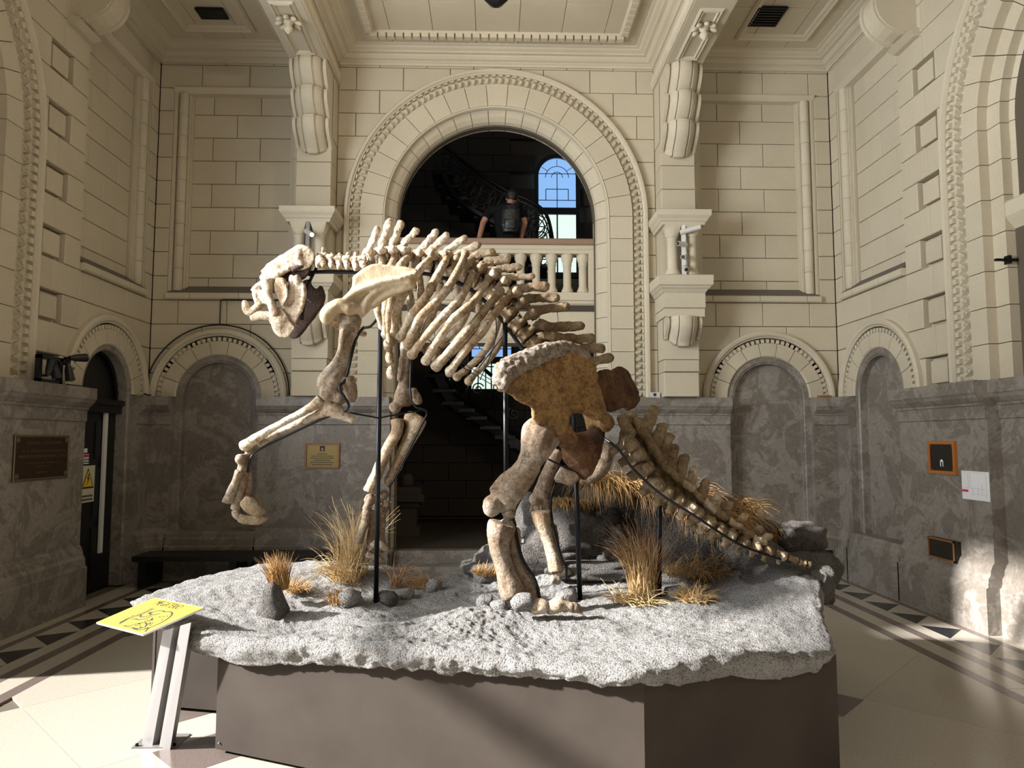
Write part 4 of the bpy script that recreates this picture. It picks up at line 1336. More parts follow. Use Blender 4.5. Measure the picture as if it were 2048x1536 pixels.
grass('grass_clump', 'long amber grass falling over the boulder below the tail', gb(1420, 1045, 4.72), 420, .52, .6, (0, -.8), 1.2, 'grass_amber', .1, seed=17, down=True, rect=(.16, .10))
grass('grass_clump', 'tangled brown grass at the foot of the boulder below the tail', gb(1410, 1160, 4.65), 300, .30, 1.1, (-.1, -.3), .9, 'grass_amber', .14, seed=18)
grass('grass_clump', 'thin amber tuft behind the last tail bones', gb(1555, 1085, 4.95), 120, .22, .6, (-.1, -.5), 1.0, 'grass_amber', .05, seed=19)
grass('grass_clump', 'low straw patch right of the tail mount pole', gb(1365, 1150, 4.55), 200, .16, 1.0, (0, -.6), 1.0, 'grass_straw', .12, seed=20)
grass('grass_clump', 'thin amber blades curling behind the middle of the tail', gb(1480, 1030, 5.0), 90, .24, .9, (.3, -.3), 1.0, 'grass_amber', .08, seed=21)
# ------------------------------------------------------------------ the mounted skeleton
sk_root = thing('sloth_skeleton', 'mounted fossil skeleton of a giant ground sloth rearing on the rock base', 'skeleton', (0, 4.4, .68))
MP0, MN = Vector((.55, 4.35, 0)), Vector((-.12, -1, 0)).normalized()
def S(px, py, off=0.0):
    """pixel on the plane parallel to the animal's mid-plane, off metres towards the viewer"""
    d = ray(px, py)
    t = ((MP0 + MN * off) - CP).dot(MN) / d.dot(MN)
    return CP + d * t
def SP(lst): return [S(*p) for p in lst]
def mirror(p): return p - MN * (2 * (p - MP0).dot(MN))
PXM = 4.4 / FPX                                     # metres per pixel at the skeleton
_dg = None
def bone(name, prims, mat, parent=sk_root, vox=.010, disp=.004, dsc=16, smooth=3, gross=0.0, label=None):
    V, F = merge(*prims)
    me = mesh(name, V, F, None)
    tmp = link(bpy.data.objects.new('tmp', me))
    m = tmp.modifiers.new('r', 'REMESH'); m.mode = 'VOXEL'; m.voxel_size = vox; m.adaptivity = 0
    s = tmp.modifiers.new('s', 'SMOOTH'); s.factor = .5; s.iterations = smooth
    dg = bpy.context.evaluated_depsgraph_get()
    ev = bpy.data.meshes.new_from_object(tmp.evaluated_get(dg))
    bpy.data.objects.remove(tmp); bpy.data.meshes.remove(me)
    ev.name = name
    c = Vector([(min(v.co[i] for v in ev.vertices) + max(v.co[i] for v in ev.vertices)) / 2 for i in range(3)])
    nr = [v.normal.copy() for v in ev.vertices]
    for v, n in zip(ev.vertices, nr):
        p = v.co
        d = disp * (noise.noise(p * dsc) + .5 * noise.noise(p * dsc * 2.7)) + (gross * noise.noise(p * 5) if gross else 0)
        v.co = p + n * d - c
    ev.materials.clear(); ev.materials.append(MATS[mat])
    ev.polygons.foreach_set('use_smooth', [True] * len(ev.polygons))
    o = put(name, ev, parent, c)
    if label: o['label'] = label
    return o
def T(pts, rad, n=10, fk=1.0, flat=None):
    P = [p if isinstance(p, Vector) else S(*p) for p in pts]
    return tube(P, [r * PXM for r in rad] if not isinstance(rad, (int, float)) else rad * PXM, n, flat, fk)
def TS(pts, rad, k=4, fk=1.0, flat=None, n=10):
    """smooth tube: spline through pixels+offset+radius"""
    q = spline([(*p, r) for p, r in zip(pts, rad)], k)
    return tube([S(a, b, c) for a, b, c, _ in q], [r * PXM for *_, r in q], n, flat, fk)
def E_(p, r, n=12): return ell(S(*p), tuple(x * PXM for x in ((r,) * 3 if isinstance(r, (int, float)) else r)), None, n)
def plate(outline, offs, th):
    """thin slab: pixel outline, offset function"""
    P = spline([*outline, outline[0]], 3)[:-1]
    A = [S(x, y, offs(x, y) + th / 2) for x, y in P]
    B = [S(x, y, offs(x, y) - th / 2) for x, y in P]
    n = len(P)
    return A + B, [tuple(range(n)), tuple(range(2 * n - 1, n - 1, -1))] + [(i, (i + 1) % n, n + (i + 1) % n, n + i) for i in range(n)]
def zA(x, y): return 470 + x / 4.876, 420 + y / 4.876
def zD(x, y): return 430 + x / 2.954, 620 + y / 2.954
def zE(x, y): return 930 + x / 5.12, 680 + y / 5.12
def zG(x, y): return 1180 + x / 4.096, 800 + y / 4.096

# skull
def zS(x, y): return 480 + x / 6.98, 470 + y / 6.98
def ZP(lst): return [zS(*p) for p in lst]
def Z3(lst, o): return [(*zS(x, y), o) for x, y in lst]
crn = ZP([(845, 150), (960, 180), (1040, 260), (1020, 400), (900, 480), (780, 500), (700, 490), (600, 530), (500, 590), (450, 640), (340, 650), (280, 600), (330, 530), (500, 380), (680, 250)])
pr = [TS(Z3([(930, 320), (800, 330), (600, 440), (400, 570)], 0), [24, 24, 20, 13]), TS(Z3([(850, 165), (680, 262), (500, 392), (330, 545)], .0), [6, 7, 8, 8])]
for s in (1, -1):
    pr += [plate(crn, lambda x, y: s * .085, .035), TS(Z3([(840, 170), (680, 270), (500, 400), (330, 550)], s * .075), [5, 5, 5, 6]), TS(Z3([(690, 470), (580, 520), (470, 620)], s * .10), [6, 6, 7]),
           TS(Z3([(830, 200), (820, 330), (860, 440)], s * .105), [4, 6, 7]), E_((*zS(1000, 330), s * .045), (7, 14, 12))]
bone('cranium', pr, 'bone_pale', vox=.0075, disp=.008, dsc=18, gross=.010, smooth=1)
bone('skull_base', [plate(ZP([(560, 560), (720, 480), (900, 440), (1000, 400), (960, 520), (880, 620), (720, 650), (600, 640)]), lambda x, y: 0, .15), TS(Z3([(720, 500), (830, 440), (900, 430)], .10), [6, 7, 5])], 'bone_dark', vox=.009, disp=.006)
pr = [plate(ZP([(190, 790), (330, 760), (400, 860), (440, 990), (330, 960), (280, 995), (230, 900)]), lambda x, y: 0, .13), TS(Z3([(400, 640), (340, 760), (360, 900)], 0), [16, 14, 12])]
for s in (1, -1):
    pr += [TS(Z3([(350, 660), (230, 725), (158, 775)], s * .05), [8, 6, 3]), TS(Z3([(330, 930), (260, 985), (150, 1080), (85, 1030), (65, 910)], s * .035), [9, 8, 9, 8, 5]), TS(Z3([(200, 800), (240, 900), (290, 980)], s * .05), [6, 7, 7])]
bone('snout', pr, 'bone_pale', vox=.007, disp=.005, dsc=26, smooth=2)
for s in (1, -1):
    bone('zygomatic_arch', [TS(Z3([(330, 640), (380, 720), (390, 820), (430, 960), (470, 1070), (495, 1125)], s * .14), [11, 12, 9.5, 8.5, 8.5, 6], fk=.8, flat=MN), TS(Z3([(340, 650), (420, 650), (470, 640)], s * .13), [9, 9, 4])], 'bone_pale', vox=.007, disp=.004)
    bone('jugal_plate', [plate(ZP([(500, 600), (600, 600), (650, 680), (670, 830), (640, 930), (600, 1010), (560, 960), (520, 860), (470, 720)]), lambda x, y: s * .125, .03)], 'bone_rib', vox=.007, disp=.006, gross=.01)
    pr = [plate(ZP([(500, 1020), (580, 1015), (640, 1100), (700, 1200), (760, 1280), (740, 1350), (660, 1430), (560, 1425), (480, 1360), (440, 1260), (405, 1180), (420, 1090)]), lambda x, y: s * .10, .05),
          ell(S(*zS(570, 1230), s * .10), (.058, .05, .058)),
          TS(Z3([(440, 1140), (330, 1125), (250, 1130), (150, 1165)], s * .03), [10, 10, 10, 7])]
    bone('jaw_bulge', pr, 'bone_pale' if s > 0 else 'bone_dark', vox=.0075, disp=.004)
    if s > 0:
        bone('jaw_ramus', [plate(ZP([(690, 640), (715, 550), (738, 640), (790, 600), (850, 620), (880, 670), (908, 780), (900, 900), (860, 1060), (800, 1180), (720, 1290), (650, 1180), (600, 1050), (600, 960), (660, 850), (670, 700)]), lambda x, y: .085, .035),
              TS(Z3([(775, 570), (800, 620), (790, 700)], .10), [7, 9, 5]), TS(Z3([(715, 560), (720, 700), (700, 900)], .10), [4, 6, 5]), TS(Z3([(880, 680), (890, 850), (840, 1070)], .095), [5, 6, 5])], 'bone_pale', vox=.0075, disp=.005, smooth=2)
    else:
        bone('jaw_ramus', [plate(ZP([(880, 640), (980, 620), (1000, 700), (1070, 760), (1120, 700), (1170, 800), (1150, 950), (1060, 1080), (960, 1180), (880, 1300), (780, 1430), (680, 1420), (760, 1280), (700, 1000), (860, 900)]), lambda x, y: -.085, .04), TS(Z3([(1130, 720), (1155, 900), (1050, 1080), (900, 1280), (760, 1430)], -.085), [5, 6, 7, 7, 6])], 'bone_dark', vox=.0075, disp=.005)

# vertebral column
CERV = [(644, 519), (660, 521), (676, 523), (692, 524), (708, 525), (724, 524)]
for i, (x, y) in enumerate(CERV):
    tall = 24 if i == 0 else 14 + i * 2
    pr = [TS([(x - 9, y + 6, 0), (x + 9, y + 7, 0)], [11, 11]), TS([(x, y - 2, 0), (x + 3, y - tall * .6, 0), (x + 4, y - tall, 0)], [8, 5, 4.5])]
    for s in (1, -1):
        pr += [TS([(x, y + 4, s * .04), (x + 2, y + 8, s * .10), (x + 5, y + 14, s * .12)], [8, 7, 5]), TS([(x - 8, y - 6, s * .055), (x + 9, y - 8, s * .055)], [6, 6])]
    if i == 0: pr += [TS([(x - 4, y, s * .05), (x - 2, y + 12, s * .11)], [13, 9]) for s in (1, -1)]
    bone('cervical_vertebra', pr, 'bone_pale', vox=.007, disp=.008, dsc=24, smooth=2)
CENT = [(742, 522), (764, 522), (786, 523), (808, 525), (832, 528), (856, 532), (880, 538), (903, 545), (925, 553), (946, 562), (966, 573), (985, 587), (1003, 606), (1018, 627), (1036, 650),
        (1052, 668), (1068, 688), (1085, 705), (1105, 722)]
BASE = [(738, 500), (761, 494), (784, 492), (806, 490), (843, 498), (864, 500), (896, 500), (917, 506), (944, 514), (968, 525), (995, 539), (1015, 555), (1042, 576), (1056, 596), (1077, 621), (1106, 655), (1127, 678), (1156, 698), (1186, 723)]
TIP = [(754, 460), (778, 444), (802, 448), (832, 461), (870, 465), (893, 470), (928, 478), (955, 490), (984, 504), (1012, 518), (1037, 534), (1064, 552), (1090, 573), (1109, 596), (1131, 613), (1161, 652), (1181, 677), (1202, 697), (1218, 716)]
for i, (c, b, t) in enumerate(zip(CENT, BASE, TIP)):
    nxt = CENT[min(i + 1, 18)]; prv = CENT[max(i - 1, 0)]
    dx, dy = (nxt[0] - prv[0]), (nxt[1] - prv[1])
    ln = math.hypot(dx, dy); dx /= ln; dy /= ln
    rc = 10 if i < 6 else (12 if i < 11 else 18)
    half = 8 if i < 6 else (9 if i < 11 else 10.5)
    mat = 'bone_pale' if i < 7 else ('bone_rib' if i < 13 else 'bone_tail')
    nx_, ny_ = -dy, dx
    if ny_ > 0: nx_, ny_ = -nx_, -ny_                # dorsal direction in the picture
    nb = (c[0] + nx_ * rc * 1.6, c[1] + ny_ * rc * 1.6)
    mb = ((nb[0] + b[0]) / 2, (nb[1] + b[1]) / 2)
    thick = 9.5 if i < 12 else 11.5
    pr = [TS([(c[0] - dx * half, c[1] - dy * half, 0), (c[0], c[1], 0), (c[0] + dx * half, c[1] + dy * half, 0)], [rc * 1.12, rc * .88, rc * 1.12]),
          TS([(nb[0], nb[1], 0), (mb[0], mb[1], 0), (b[0], b[1], 0)], [thick + 3, thick + 1, thick - 1]),
          TS([(b[0], b[1], 0), ((b[0] + t[0]) / 2, (b[1] + t[1]) / 2, 0), (t[0], t[1], 0)], [thick - .5, thick - .8, thick], fk=.55, flat=MN),
          E_((t[0], t[1], 0), (thick * .95, thick * .72, thick * .95))]
    for s in (1, -1):
        tp = (mb[0] - (0 if i < 13 else 2), mb[1])
        pr += [TS([(nb[0], nb[1], s * .04), (tp[0], tp[1], s * .13)], [8, 7.5]), E_((tp[0], tp[1], s * .14), 8.5),
               TS([(mb[0] - dx * 13, mb[1] - dy * 13, s * .06), (mb[0] + dx * 13, mb[1] + dy * 13, s * .06)], [7, 7]),
               TS([(c[0], c[1], s * .04), (nb[0], nb[1], s * .05)], [6, 6])]
    bone('thoracic_vertebra' if i < 15 else 'lumbar_vertebra', pr, mat, vox=.008, disp=.008, dsc=20, gross=.006, smooth=2)

# ribs: near side traced, far side mirrored
RIBS = [
    [(765, 518, .07), (758, 560, .20), (756, 620, .24), (766, 652, .20)],
    [(790, 515, .07), (778, 545, .26), (772, 610, .32), (772, 668, .27)],
    [(820, 514, .08), (800, 533, .28), (786, 590, .36), (778, 640, .35), (781, 684, .30)],
    [(868, 512, .08), (841, 537, .30), (812, 580, .38), (792, 625, .38), (790, 664, .34)],
    [(898, 510, .09), (880, 542, .30), (853, 592, .40), (822, 632, .41), (802, 672, .36)],
    [(931, 508, .10), (906, 560, .32), (876, 600, .41), (846, 628, .43), (828, 656, .41), (817, 686, .37)],
    [(948, 546, .10), (926, 588, .33), (905, 615, .41), (880, 640, .43), (850, 675, .41), (824, 709, .37)],
    [(978, 556, .10), (952, 598, .33), (926, 622, .41), (903, 642, .43), (876, 680, .41), (852, 721, .38)],
    [(1001, 582, .10), (966, 625, .32), (944, 652, .40), (922, 676, .42), (895, 706, .40), (871, 731, .37)],
    [(1021, 588, .10), (987, 630, .32), (960, 664, .39), (935, 696, .40), (914, 722, .38), (900, 742, .36)]]
for i, rb in enumerate(RIBS):
    q = spline(rb, 8)
    pts = [S(*p) for p in q]
    m = len(pts)
    rr = [(6.8 + 2.4 * math.sin(PI * min(1, k / m * 1.15)) + (1.5 if k > m * .85 else 0)) * PXM for k in range(m)]
    for s in (1, -1):
        P = pts if s > 0 else [mirror(p) for p in pts]
        hd = [tube(P, rr, 10, None), ell(P[0], (.030,) * 3), ell(P[-1], (.033, .028, .033))]
        bone('rib', hd, 'bone_rib', vox=.009, disp=.0035, dsc=14)
# breastbone pieces seen below the first ribs
for (x, y, o_) in ((775, 690, .12), (779, 714, .10), (781, 745, .06)):
    bone('sternal_bone', [E_((x, y, o_), (9, 9, 15)), E_((x + 4, y + 8, o_), 7)], 'bone_rib', vox=.008)

# shoulder blades
scap_o = [zA(*p) for p in ((1145, 660), (1200, 610), (1290, 565), (1400, 540), (1600, 560), (1770, 588), (1778, 640), (1722, 668), (1755, 715), (1735, 765), (1500, 838), (1340, 950), (1270, 1030), (1180, 1075), (1080, 1060), (1030, 1050), (1000, 990), (1010, 920), (1090, 820), (1145, 740))]
def scap(s):
    of = lambda x, y: s * (.47 - .0002 * (x - 690))
    pr = [plate(scap_o, of, .034)]
    def o3(lst, d): return [(*zA(x, y), s * (.47 - .0002 * (zA(x, y)[0] - 690) + d)) for x, y in lst]
    pr += [TS(o3([(1060, 900), (1180, 800), (1400, 715), (1600, 670), (1775, 615)], .035), [7, 7.5, 6, 5, 3.5]),
           TS(o3([(1250, 1010), (1290, 880), (1400, 780), (1560, 720), (1730, 700)], .02), [7, 6, 5, 5, 6]),
           TS(o3([(1330, 940), (1500, 825), (1735, 745)], .0), [7, 6, 6]), TS(o3([(1735, 745), (1745, 700), (1715, 668)], .0), [6, 5, 5]), TS(o3([(1160, 660), (1290, 575), (1420, 550), (1600, 570), (1765, 605)], .0), [4, 5, 5, 5, 6]),
           TS(o3([(1130, 980), (1030, 930), (940, 985), (900, 1040), (920, 1095)], .05), [10, 13, 15, 15, 9]),
           TS(o3([(1060, 1000), (1130, 960), (1190, 1000)], .02), [13, 15, 13]), E_((*zA(1130, 980), s * .48), 17)]
    bone('shoulder_blade', pr, 'bone_smooth', vox=.0085, disp=.004, dsc=10)
scap(1); scap(-1)
for s in (1, -1):
    bone('collarbone', [TS([(655, 640, s * .44), (690, 660, s * .25), (730, 668, s * .10)], [7, 5, 6])], 'bone_pale', vox=.008)

# near foreleg, lifted
o1 = .46
bone('humerus', [TS([(*zD(800, 20), o1), (*zD(800, 70), o1), (*zD(775, 190), o1), (*zD(745, 320), o1), (*zD(705, 430), o1), (*zD(690, 490), o1)], [19, 20, 15, 15, 21, 18]),
     TS([(*zD(765, 90), o1 + .05), (*zD(735, 270), o1 + .04), (*zD(650, 400), o1 + .03), (*zD(640, 450), o1)], [9, 8, 12, 12]),
     TS([(*zD(780, 400), o1), (*zD(805, 500), o1), (*zD(800, 545), o1)], [14, 12, 9]), E_((*zD(660, 500), o1 + .02), 14), E_((*zD(735, 515), o1), 15)], 'bone_leg', vox=.010, gross=.006)
bone('ulna', [TS([(*zD(820, 655), o1 - .03), (*zD(760, 620), o1 - .02), (*zD(690, 590), o1), (*zD(600, 625), o1), (*zD(450, 690), o1 - .01), (*zD(330, 745), o1 - .01), (*zD(250, 795), o1)], [7, 11, 16, 10, 7.2, 7.5, 9]), E_((*zD(660, 560), o1), 15)], 'bone_pale', vox=.009)
bone('radius', [TS([(*zD(625, 530), o1 + .03), (*zD(560, 580), o1 + .05), (*zD(430, 650), o1 + .05), (*zD(300, 722), o1 + .05), (*zD(200, 785), o1 + .04)], [11, 8.5, 7.2, 8, 11]), E_((*zD(180, 800), o1 + .04), (13, 11, 12))], 'bone_pale', vox=.009)
hand = bone('carpus', [E_((*zD(215, 830), o1), 12), E_((*zD(150, 880), o1 + .04), 10), E_((*zD(175, 895), o1 - .02), 10), E_((*zD(160, 935), o1 + .03), 9), E_((*zD(190, 930), o1 - .03), 8)], 'bone_leg', vox=.008)
for k, (pts, rad) in enumerate((
        ([(148, 950), (120, 1020), (88, 1090), (72, 1140)], [9, 8, 9, 11]), ([(170, 950), (160, 1040), (130, 1120), (118, 1180)], [8, 8, 8, 9]),
        ([(195, 950), (200, 1040), (190, 1100)], [7, 7, 8]), ([(120, 1180), (130, 1210), (150, 1230)], [8, 8, 8]))):
    bone('finger_bone', [TS([(*zD(x, y), o1 + .05 - .035 * k) for x, y in pts], rad)], 'bone_leg', hand, vox=.008)
for k, (pts, rad) in enumerate((([(165, 1120), (200, 1150), (250, 1180), (305, 1195)], [10, 15, 13, 3]), ([(140, 1225), (190, 1240), (260, 1240), (322, 1226)], [9, 10, 9, 3]), ([(190, 1090), (230, 1120), (290, 1170)], [9, 10, 3]))):
    bone('claw', [TS([(*zD(x, y), o1 + .06 - .05 * k) for x, y in pts], rad, fk=.6, flat=MN)], 'bone_tail', hand, vox=.008)
# far foreleg, planted
o2 = -.33
bone('humerus', [TS([(*zD(1130, 190), o2), (*zD(1130, 300), o2), (*zD(1120, 430), o2), (*zD(1110, 520), o2), (*zD(1110, 570), o2)], [15, 14, 14, 20, 18]), E_((*zD(1065, 575), o2 + .03), 14), TS([(*zD(1160, 470), o2), (*zD(1195, 530), o2), (*zD(1205, 560), o2)], [10, 11, 7]), TS([(*zD(1110, 230), o2 + .04), (*zD(1090, 420), o2 + .04)], [6, 6])], 'bone_leg', vox=.010)
bone('ulna', [TS([(*zD(1225, 635), o2), (*zD(1190, 680), o2), (*zD(1140, 780), o2), (*zD(1080, 910), o2), (*zD(1025, 1010), o2), (*zD(1010, 1030), o2)], [13, 19, 15, 12, 11, 8]), E_((*zD(1160, 640), o2), 17)], 'bone_rib', vox=.009)
bone('radius', [TS([(*zD(1075, 645), o2 + .05), (*zD(1075, 720), o2 + .06), (*zD(1025, 810), o2 + .06), (*zD(960, 960), o2 + .05), (*zD(910, 1075), o2 + .05)], [15, 13, 13, 13, 15])], 'bone_rib', vox=.009)
hand = bone('carpus', [E_((*zD(915, 1120), o2 + .04), 13), E_((*zD(1000, 1090), o2), 11), E_((*zD(960, 1120), o2), 12), E_((*zD(900, 1170), o2 + .05), 11), E_((*zD(1015, 1150), o2), 9)], 'bone_leg', vox=.009)
for k, (pts, rad) in enumerate((([(900, 1180), (885, 1260), (860, 1330), (850, 1380)], [10, 9, 9, 11]), ([(930, 1180), (930, 1280), (920, 1360), (935, 1420)], [9, 9, 9, 10]), ([(980, 1150), (990, 1250), (985, 1350), (1000, 1430)], [9, 8, 8, 9]), ([(860, 1400), (890, 1430), (920, 1450)], [10, 10, 9]), ([(1015, 1160), (1000, 1200), (985, 1260)], [7, 6, 6]))):
    bone('finger_bone', [TS([(*zD(x, y), o2 + .07 - .04 * k) for x, y in pts], rad)], 'bone_leg', hand, vox=.009)
for k, (pts, rad) in enumerate((([(930, 1400), (960, 1380), (1010, 1410), (1030, 1440)], [9, 9, 8, 4]), ([(900, 1440), (960, 1470), (1010, 1500)], [9, 9, 4]))):
    bone('claw', [TS([(*zD(x, y), o2 + .10 - .06 * k) for x, y in pts], rad)], 'bone_leg', hand, vox=.008)

# pelvis
il = [zE(*p) for p in ((312, 500), (330, 420), (400, 290), (560, 200), (700, 140), (850, 88), (1000, 62), (1150, 85), (1280, 180), (1350, 290), (1370, 370), (1335, 450), (1335, 560), (1390, 700), (1400, 790), (1330, 830), (1180, 760), (1080, 770), (1060, 880), (960, 960), (900, 880), (820, 860), (715, 825), (680, 700), (640, 665), (520, 600), (470, 560), (340, 545))]
def ilo(x, y): return .16 + .40 * max(0, (1195 - x) / 195)
pel = [plate(il, ilo, .05)]
rim = [zE(*p) for p in ((330, 480), (400, 300), (560, 210), (700, 150), (850, 98), (1000, 75), (1150, 95), (1270, 190))]
crest = [TS([(x, y, ilo(x, y) + .012) for x, y in rim], [11, 16, 16, 15, 14, 12, 10, 8]), TS([(x + 8, y + 9, ilo(x, y) + .02) for x, y in rim[:6]], [10, 14, 14, 13, 10, 6])]
fil = [zE(*p) for p in ((1250, 480), (1330, 330), (1440, 300), (1490, 312), (1560, 272), (1650, 330), (1720, 480), (1762, 600), (1730, 665), (1560, 722), (1430, 720), (1280, 660))]
far_wing = [plate(fil, lambda x, y: -.04 - .45 * max(0, (x - 1180) / 95), .06), TS([(*zE(1560, 290), -.30), (*zE(1650, 350), -.45), (*zE(1745, 600), -.5), (*zE(1640, 700), -.45)], [7, 8, 9, 7])]
pel += [TS([(*zE(x, y), o) for x, y, o in ((1180, 330, .02), (1270, 560, .02), (1330, 800, .02), (1340, 960, .02))], [22, 24, 22, 16]),
        TS([(*zE(x, y), o) for x, y, o in ((960, 900, .22), (1040, 1010, .18), (1120, 1070, .12))], [20, 22, 18]),
        E_((*zE(1440, 850), .10), (15, 22, 18)), E_((*zE(940, 930), .26), 20)]
pub = [TS([(*zE(x, y), o) for x, y, o in ((1060, 1030, .15), (1120, 1100, .12), (1180, 1250, .08), (1230, 1400, .04))], [20, 24, 20, 7]),
       TS([(*zE(x, y), o) for x, y, o in ((1360, 900, .05), (1330, 980, .05), (1280, 1150, .04), (1250, 1380, .04))], [17, 20, 22, 10]),
       TS([(*zE(x, y), o) for x, y, o in ((1010, 1000, .15), (1100, 1030, .10), (1250, 1010, .04))], [14, 16, 16]),
       plate([zE(*p) for p in ((980, 1030), (1320, 1000), (1310, 1200), (1250, 1420), (1150, 1380), (1010, 1240))], lambda x, y: .09, .06)]
pelvis = bone('pelvis', pel, 'bone_brown', vox=.010, disp=.009, dsc=14, gross=.022)
bone('far_ilium', far_wing, 'bone_red', pelvis, vox=.010, disp=.008, gross=.014)
bone('pubis', pub, 'bone_red', pelvis, vox=.010, disp=.008, gross=.016)
bone('iliac_crest', crest, 'bone_crest', pelvis, vox=.009, disp=.010, dsc=34, gross=.012, smooth=2)
bone('ischium', [plate([zE(*p) for p in ((905, 1420), (950, 1350), (1000, 1285), (1090, 1330), (1165, 1385), (1150, 1460), (1090, 1488), (1000, 1440))], lambda x, y: .12, .05), TS([(*zE(920, 1420), .12), (*zE(1000, 1430), .12), (*zE(1100, 1470), .12)], [7, 8, 7])], 'bone_leg', vox=.010)
bone('ischium', [TS([(*zE(1440, 1040), -.20), (*zE(1430, 1160), -.20), (*zE(1390, 1300), -.18), (*zE(1340, 1400), -.16)], [14, 20, 20, 12], fk=.7, flat=MN), TS([(*zE(1180, 1450), -.12), (*zE(1260, 1440), -.14), (*zE(1340, 1400), -.16)], [6, 9, 10])], 'bone_leg', vox=.010)
# hind legs
def zF(x, y): return 940 + x / 3.84, 840 + y / 3.84
n1 = .36
bone('femur', [TS([(*zF(550, 60), n1 - .06), (*zF(520, 110), n1), (*zF(475, 280), n1), (*zF(420, 400), n1), (*zF(320, 510), n1), (*zF(235, 610), n1)], [25, 31, 24, 26, 29, 29], fk=.75, flat=MN),
     TS([(*zF(620, 130), n1 - .12), (*zF(560, 230), n1 - .04), (*zF(470, 360), n1 - .02)], [22, 18, 14]), TS([(*zF(440, 60), n1 + .02), (*zF(400, 300), n1 + .03), (*zF(280, 500), n1 + .03), (*zF(160, 560), n1 + .03)], [9, 8, 8, 9]),
     E_((*zF(165, 660), n1 + .02), (17, 17, 20)), E_((*zF(290, 660), n1 - .03), (16, 18, 19)), E_((*zF(580, 70), n1 - .12), 20)], 'bone_leg', vox=.011, gross=.008)
bone('kneecap', [E_((*zF(300, 725), n1), (13, 13, 9))], 'bone_leg', vox=.008)
bone('tibia', [TS([(*zF(250, 790), n1), (*zF(235, 850), n1), (*zF(225, 980), n1), (*zF(270, 1150), n1), (*zF(320, 1300), n1), (*zF(340, 1350), n1)], [26, 27, 19, 18, 25, 23]), TS([(*zF(160, 850), n1 + .03), (*zF(200, 1000), n1 + .03), (*zF(250, 1200), n1 + .02), (*zF(280, 1330), n1 + .02)], [8, 6, 6, 7]), E_((*zF(300, 800), n1 - .05), 15)], 'bone_leg', vox=.010)
bone('fibula', [TS([(*zF(330, 830), n1 - .06), (*zF(345, 1000), n1 - .06), (*zF(375, 1150), n1 - .05), (*zF(440, 1300), n1 - .05), (*zF(480, 1360), n1 - .05)], [14, 13, 14, 20, 20])], 'bone_leg', vox=.009)
foot = bone('heel_bone', [TS([(*zF(330, 1360), n1), (*zF(440, 1370), n1), (*zF(500, 1350), n1 - .05)], [12, 16, 10])], 'bone_leg', vox=.010)
for k, (pts, rad, m_) in enumerate((([(330, 1440), (400, 1400), (480, 1395)], [12, 17, 13], 'rock'), ([(470, 1460), (530, 1430), (600, 1440)], [11, 14, 11], 'bone_pale'), ([(600, 1450), (680, 1420), (740, 1430), (790, 1445)], [11, 14, 9, 10], 'bone_pale'), ([(760, 1440), (810, 1445), (870, 1475)], [9, 10, 3], 'bone_leg'))):
    bone('toe_bone', [TS([(*zF(x, y), n1 + .14 - .01 * k) for x, y in pts], rad)], m_, foot, vox=.009)
n2 = -.30
bone('femur', [TS([(*zF(680, 230), n2), (*zF(630, 340), n2), (*zF(580, 470), n2), (*zF(545, 600), n2)], [15, 15, 17, 22]), E_((*zF(500, 610), n2 + .03), 14), E_((*zF(590, 630), n2), 14)], 'bone_leg', vox=.010)
bone('tibia', [TS([(*zF(555, 700), n2), (*zF(565, 780), n2), (*zF(610, 940), n2), (*zF(650, 1080), n2), (*zF(665, 1160), n2)], [24, 21, 15, 17, 18])], 'bone_rib', vox=.010)
bone('fibula', [TS([(*zF(640, 800), n2 - .05), (*zF(680, 1000), n2 - .05), (*zF(720, 1140), n2 - .05)], [7, 6, 10])], 'bone_leg', vox=.009)
foot = bone('heel_bone', [TS([(*zF(650, 1190), n2), (*zF(720, 1170), n2), (*zF(760, 1140), n2)], [10, 12, 14])], 'bone_leg', vox=.010)
bone('toe_bone', [TS([(*zF(620, 1220), n2 + .08), (*zF(690, 1235), n2 + .06)], [9, 10])], 'bone_leg', foot, vox=.009)

